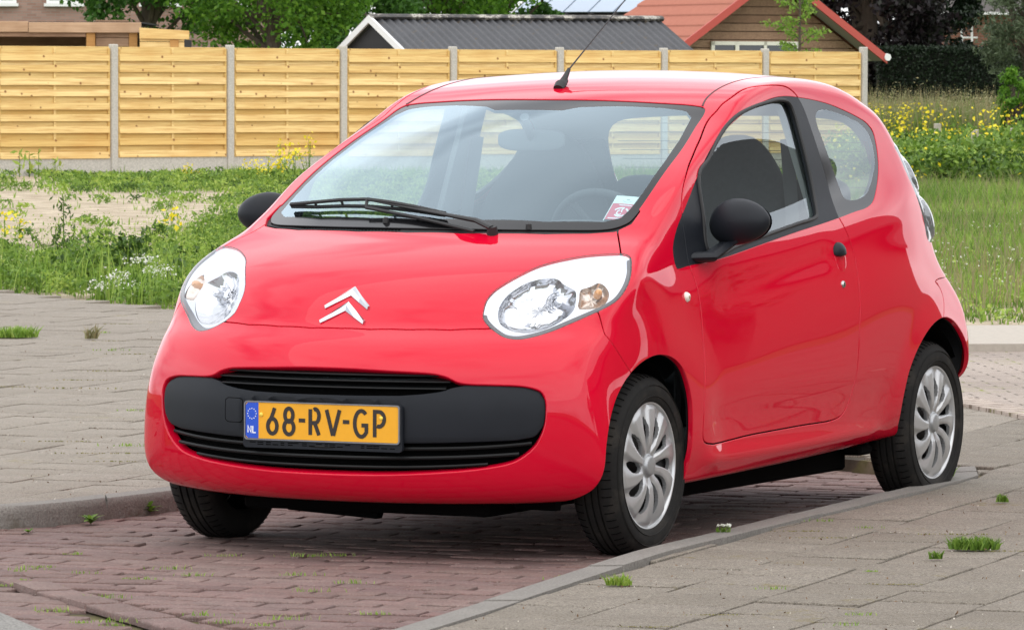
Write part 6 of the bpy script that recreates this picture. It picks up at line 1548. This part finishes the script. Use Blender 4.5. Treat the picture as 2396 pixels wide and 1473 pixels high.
# ---- cabin
M_seat=simple('charcoal_seat_fabric',(.055,.06,.066),.9,.3,60);M_dash=simple('dark_grey_dashboard',(.045,.047,.05),.7);M_lg=simple('pale_door_trim',(.30,.31,.32),.7)
def superq(C,R,e=2.6,n_=24,T=None):
    V=[];F=[]
    sp=lambda c:math.copysign(abs(c)**(2/e),c)
    for i in range(n_+1):
        a=-math.pi/2+math.pi*i/n_
        for j in range(n_*2):
            b=math.pi*j/n_;V.append((R[0]*sp(math.cos(a))*sp(math.cos(b)),R[1]*sp(math.cos(a))*sp(math.sin(b)),R[2]*sp(math.sin(a))))
    for i in range(n_):
        for j in range(n_*2):F.append((i*n_*2+j,i*n_*2+(j+1)%(n_*2),(i+1)*n_*2+(j+1)%(n_*2),(i+1)*n_*2+j))
    V=np.array(V)
    if T is not None:V=V@T.T
    return V+np.array(C),F
for sg in(1,-1):
    root=empty('front_seat',(-1.18,sg*.34,.30));root.parent=car
    mb=MB();mb.add(*superq((.02,0,.20),(.27,.245,.085)),0,True);mb.build('seat_cushion',M_seat,root)
    T=rot('Y',R_(-20));
    V,F=superq((0,0,0),(.075,.245,.40),3.0)
    V=np.array(V);k_=np.clip((V[:,2]-.08)/.32,0,1);V[:,1]*=1-.46*k_**1.3;V=V@T.T+np.array([-.33,0,.58]);mb=MB();mb.add(V,F,0,True);mb.build('seat_back',M_seat,root)
root=empty('rear_bench',(-2.0,0,.35));root.parent=car
mb=MB();mb.add(*superq((.0,0,.17),(.24,.60,.08)),0,True);mb.build('bench_cushion',M_seat,root)
mb=MB();mb.add(*superq((-.24,0,.38),(.07,.58,.26),T=rot('Y',R_(-16))),0,True);mb.build('bench_back',M_seat,root)
mb=MB()
for y in(-.33,.33):mb.add(*superq((-.33,y,.69),(.04,.12,.07)),0,True)
mb.build('bench_headrests',M_seat,root)
mb=MB()
P=[]
prof=[(.10,.90),(.0,.955),(-.12,.965),(-.30,.955),(-.40,.925),(-.46,.86),(-.47,.74),(-.38,.62),(-.20,.55),(.05,.5)]
V=[];F=[];ys=np.linspace(-.66,.66,25)
for y in ys:
    for x,z in prof:V.append((x-.18*(y*y)/.45,y,z-.0-.03*(abs(y)/.66)**4))
k_=len(prof)
for i in range(24):
    for j in range(k_-1):F.append((i*k_+j,i*k_+j+1,(i+1)*k_+j+1,(i+1)*k_+j))
mb.add(V,F,0,True);mb.add(*superq((-.40,.34,.955),(.10,.16,.05)),0,True);ds=mb.build('dashboard',M_dash,car)
T=rot('Y',R_(68))@np.eye(3);c_=np.array([-.60,.345,.925]);mb=MB();P=[]
for a_ in np.linspace(0,2*math.pi,49):P.append(c_+rot('Y',R_(-62)+0)@np.array([.185*math.cos(a_),.185*math.sin(a_),0]))
mb.tube(P,.0135,10,cap=False);mb.add(*superq(c_+[.02,0,-.01],(.05,.06,.05)),0,True)
for a_ in(0.,2.2,4.1):mb.tube([c_,c_+rot('Y',R_(-62))@np.array([.18*math.cos(a_+1.6),.18*math.sin(a_+1.6),0])],.012,8)
mb.build('steering_wheel',M_dash,car)
mb=MB();q=wsp(-.70,.0,-.05);c_=q+np.array([-.075,-.02,-.045]);mb.add(*superq(c_,(.016,.115,.036),3.2,T=rot('Z',.12)),0,True);mb.tube([q+[0.02,0,.03],c_],[.016,.012],8);mb.build('rear_view_mirror',simple('grey_mirror_shell',(.12,.125,.13),.6),car)
for sg in(1,-1):
    mb=MB();mb.rbox(-1.50,-.42,sg*.665-.012,sg*.665+.012,.36,.90,.01);mb.build('door_card',M_lg if False else M_dash,dl if sg==1 else dr_)
    mb=MB();mb.tube([(-1.50,sg*.57,1.25),(-1.48,sg*.60,1.0),(-1.40,sg*.62,.62)],[.004]*3,4,sq=(6,1));mb.build('seat_belt',simple('grey_belt',(.10,.10,.11),.8),car)
mb=MB();mb.box(-2.55,.2,-.62,.62,.24,.27);mb.box(-2.58,-2.2,-.50,.50,.90,.93);mb.build('cabin_floor',M_dash,car)
# B-pillars inside
for sg in(1,-1):
    mb=MB();V=[]
    for x,z in((-1.44,.98),(-1.42,1.36),(-1.56,1.37),(-1.60,1.0)):
        p=onbody([(x,z)])[0];V.append([p[0],(p[1]-.045),p[2]])
    mb.prism(np.array(V)*[1,sg,1],(0,-.02*sg,0));mb.build('pillar_trim',simple('pale_grey_pillar',(.38,.40,.41),.7),car)
# rear window heater lines seen against the light
mb=MB()
for z in np.linspace(1.07,1.29,8):
    Y=np.linspace(-.46,.46,15);lo=np.full(15,-2.9);hi=np.full(15,-2.0)
    for _ in range(36):
        m_=(lo+hi)/2;g=G(m_,Y,np.full(15,z));lo=np.where(g>0,m_,lo);hi=np.where(g>0,hi,m_)
    mb.tube(np.stack([hi+.006,Y,np.full(15,z)],1),.0010,4)
mb.build('heater_wires',simple('heater_wire',(.06,.04,.03),.6),ht)
# ---------------- across the street, seen in the car's paint and glass ----------------
def streethouse(x,y,wd,dp,h,rz,label,wall):
    h_=empty('terraced_house',(x,y,0),label,'house');h_.rotation_euler=(0,0,rz)
    mb=MB();mb.box(-wd/2,wd/2,0,dp,0,h);mb.prism([(-wd/2,0.001,h),(-wd/2,dp-.001,h),(-wd/2,dp/2,h+dp*.42)],(wd,0,0));mb.build('wall',wall,h_)
    mb=MB();s=dp*.42/(dp/2)
    for y0,sg in((0,1),(dp,-1)):
        a=np.array([-wd/2-.2,y0-sg*.4,h-.4*s+.1]);b=np.array([wd/2+.2,y0-sg*.4,h-.4*s+.1]);up=np.array([0,sg*(dp/2+.4),(dp/2+.4)*s]);mb.prism([a,b,b+up,a+up],(0,0,.12))
    mb.build('roof',M_tilr,h_)
    n_=int(wd//2.6)
    for i in range(n_):
        x0=-wd/2+wd*(i+.5)/n_
        for z0 in(3.4,):
            window(h_,x0-.7,x0+.7,z0,z0+1.4,-.05)
    return h_
streethouse(-31,19,14,8,5.4,math.pi+.10,'long brick house across the street, mirrored in the side of the car',M_hb)
streethouse(-9,24,16,8,5.4,math.pi,'brick house across the street facing the driver side of the car',M_hb2)
for x,y,s in((-17.,11.5,41),(-23.5,13,42),(1,17,43)):
    tree('street_tree',(x,y,0),6,(0,0,3.4),(1.6,1.6,2.1),80,60,.16,T_deep,{41:'street tree nearest the tail of the car across the road',42:'street tree between the long brick house and the road',43:'street tree across the road abreast of the front wheel'}[s],s+200,.16,'street trees')
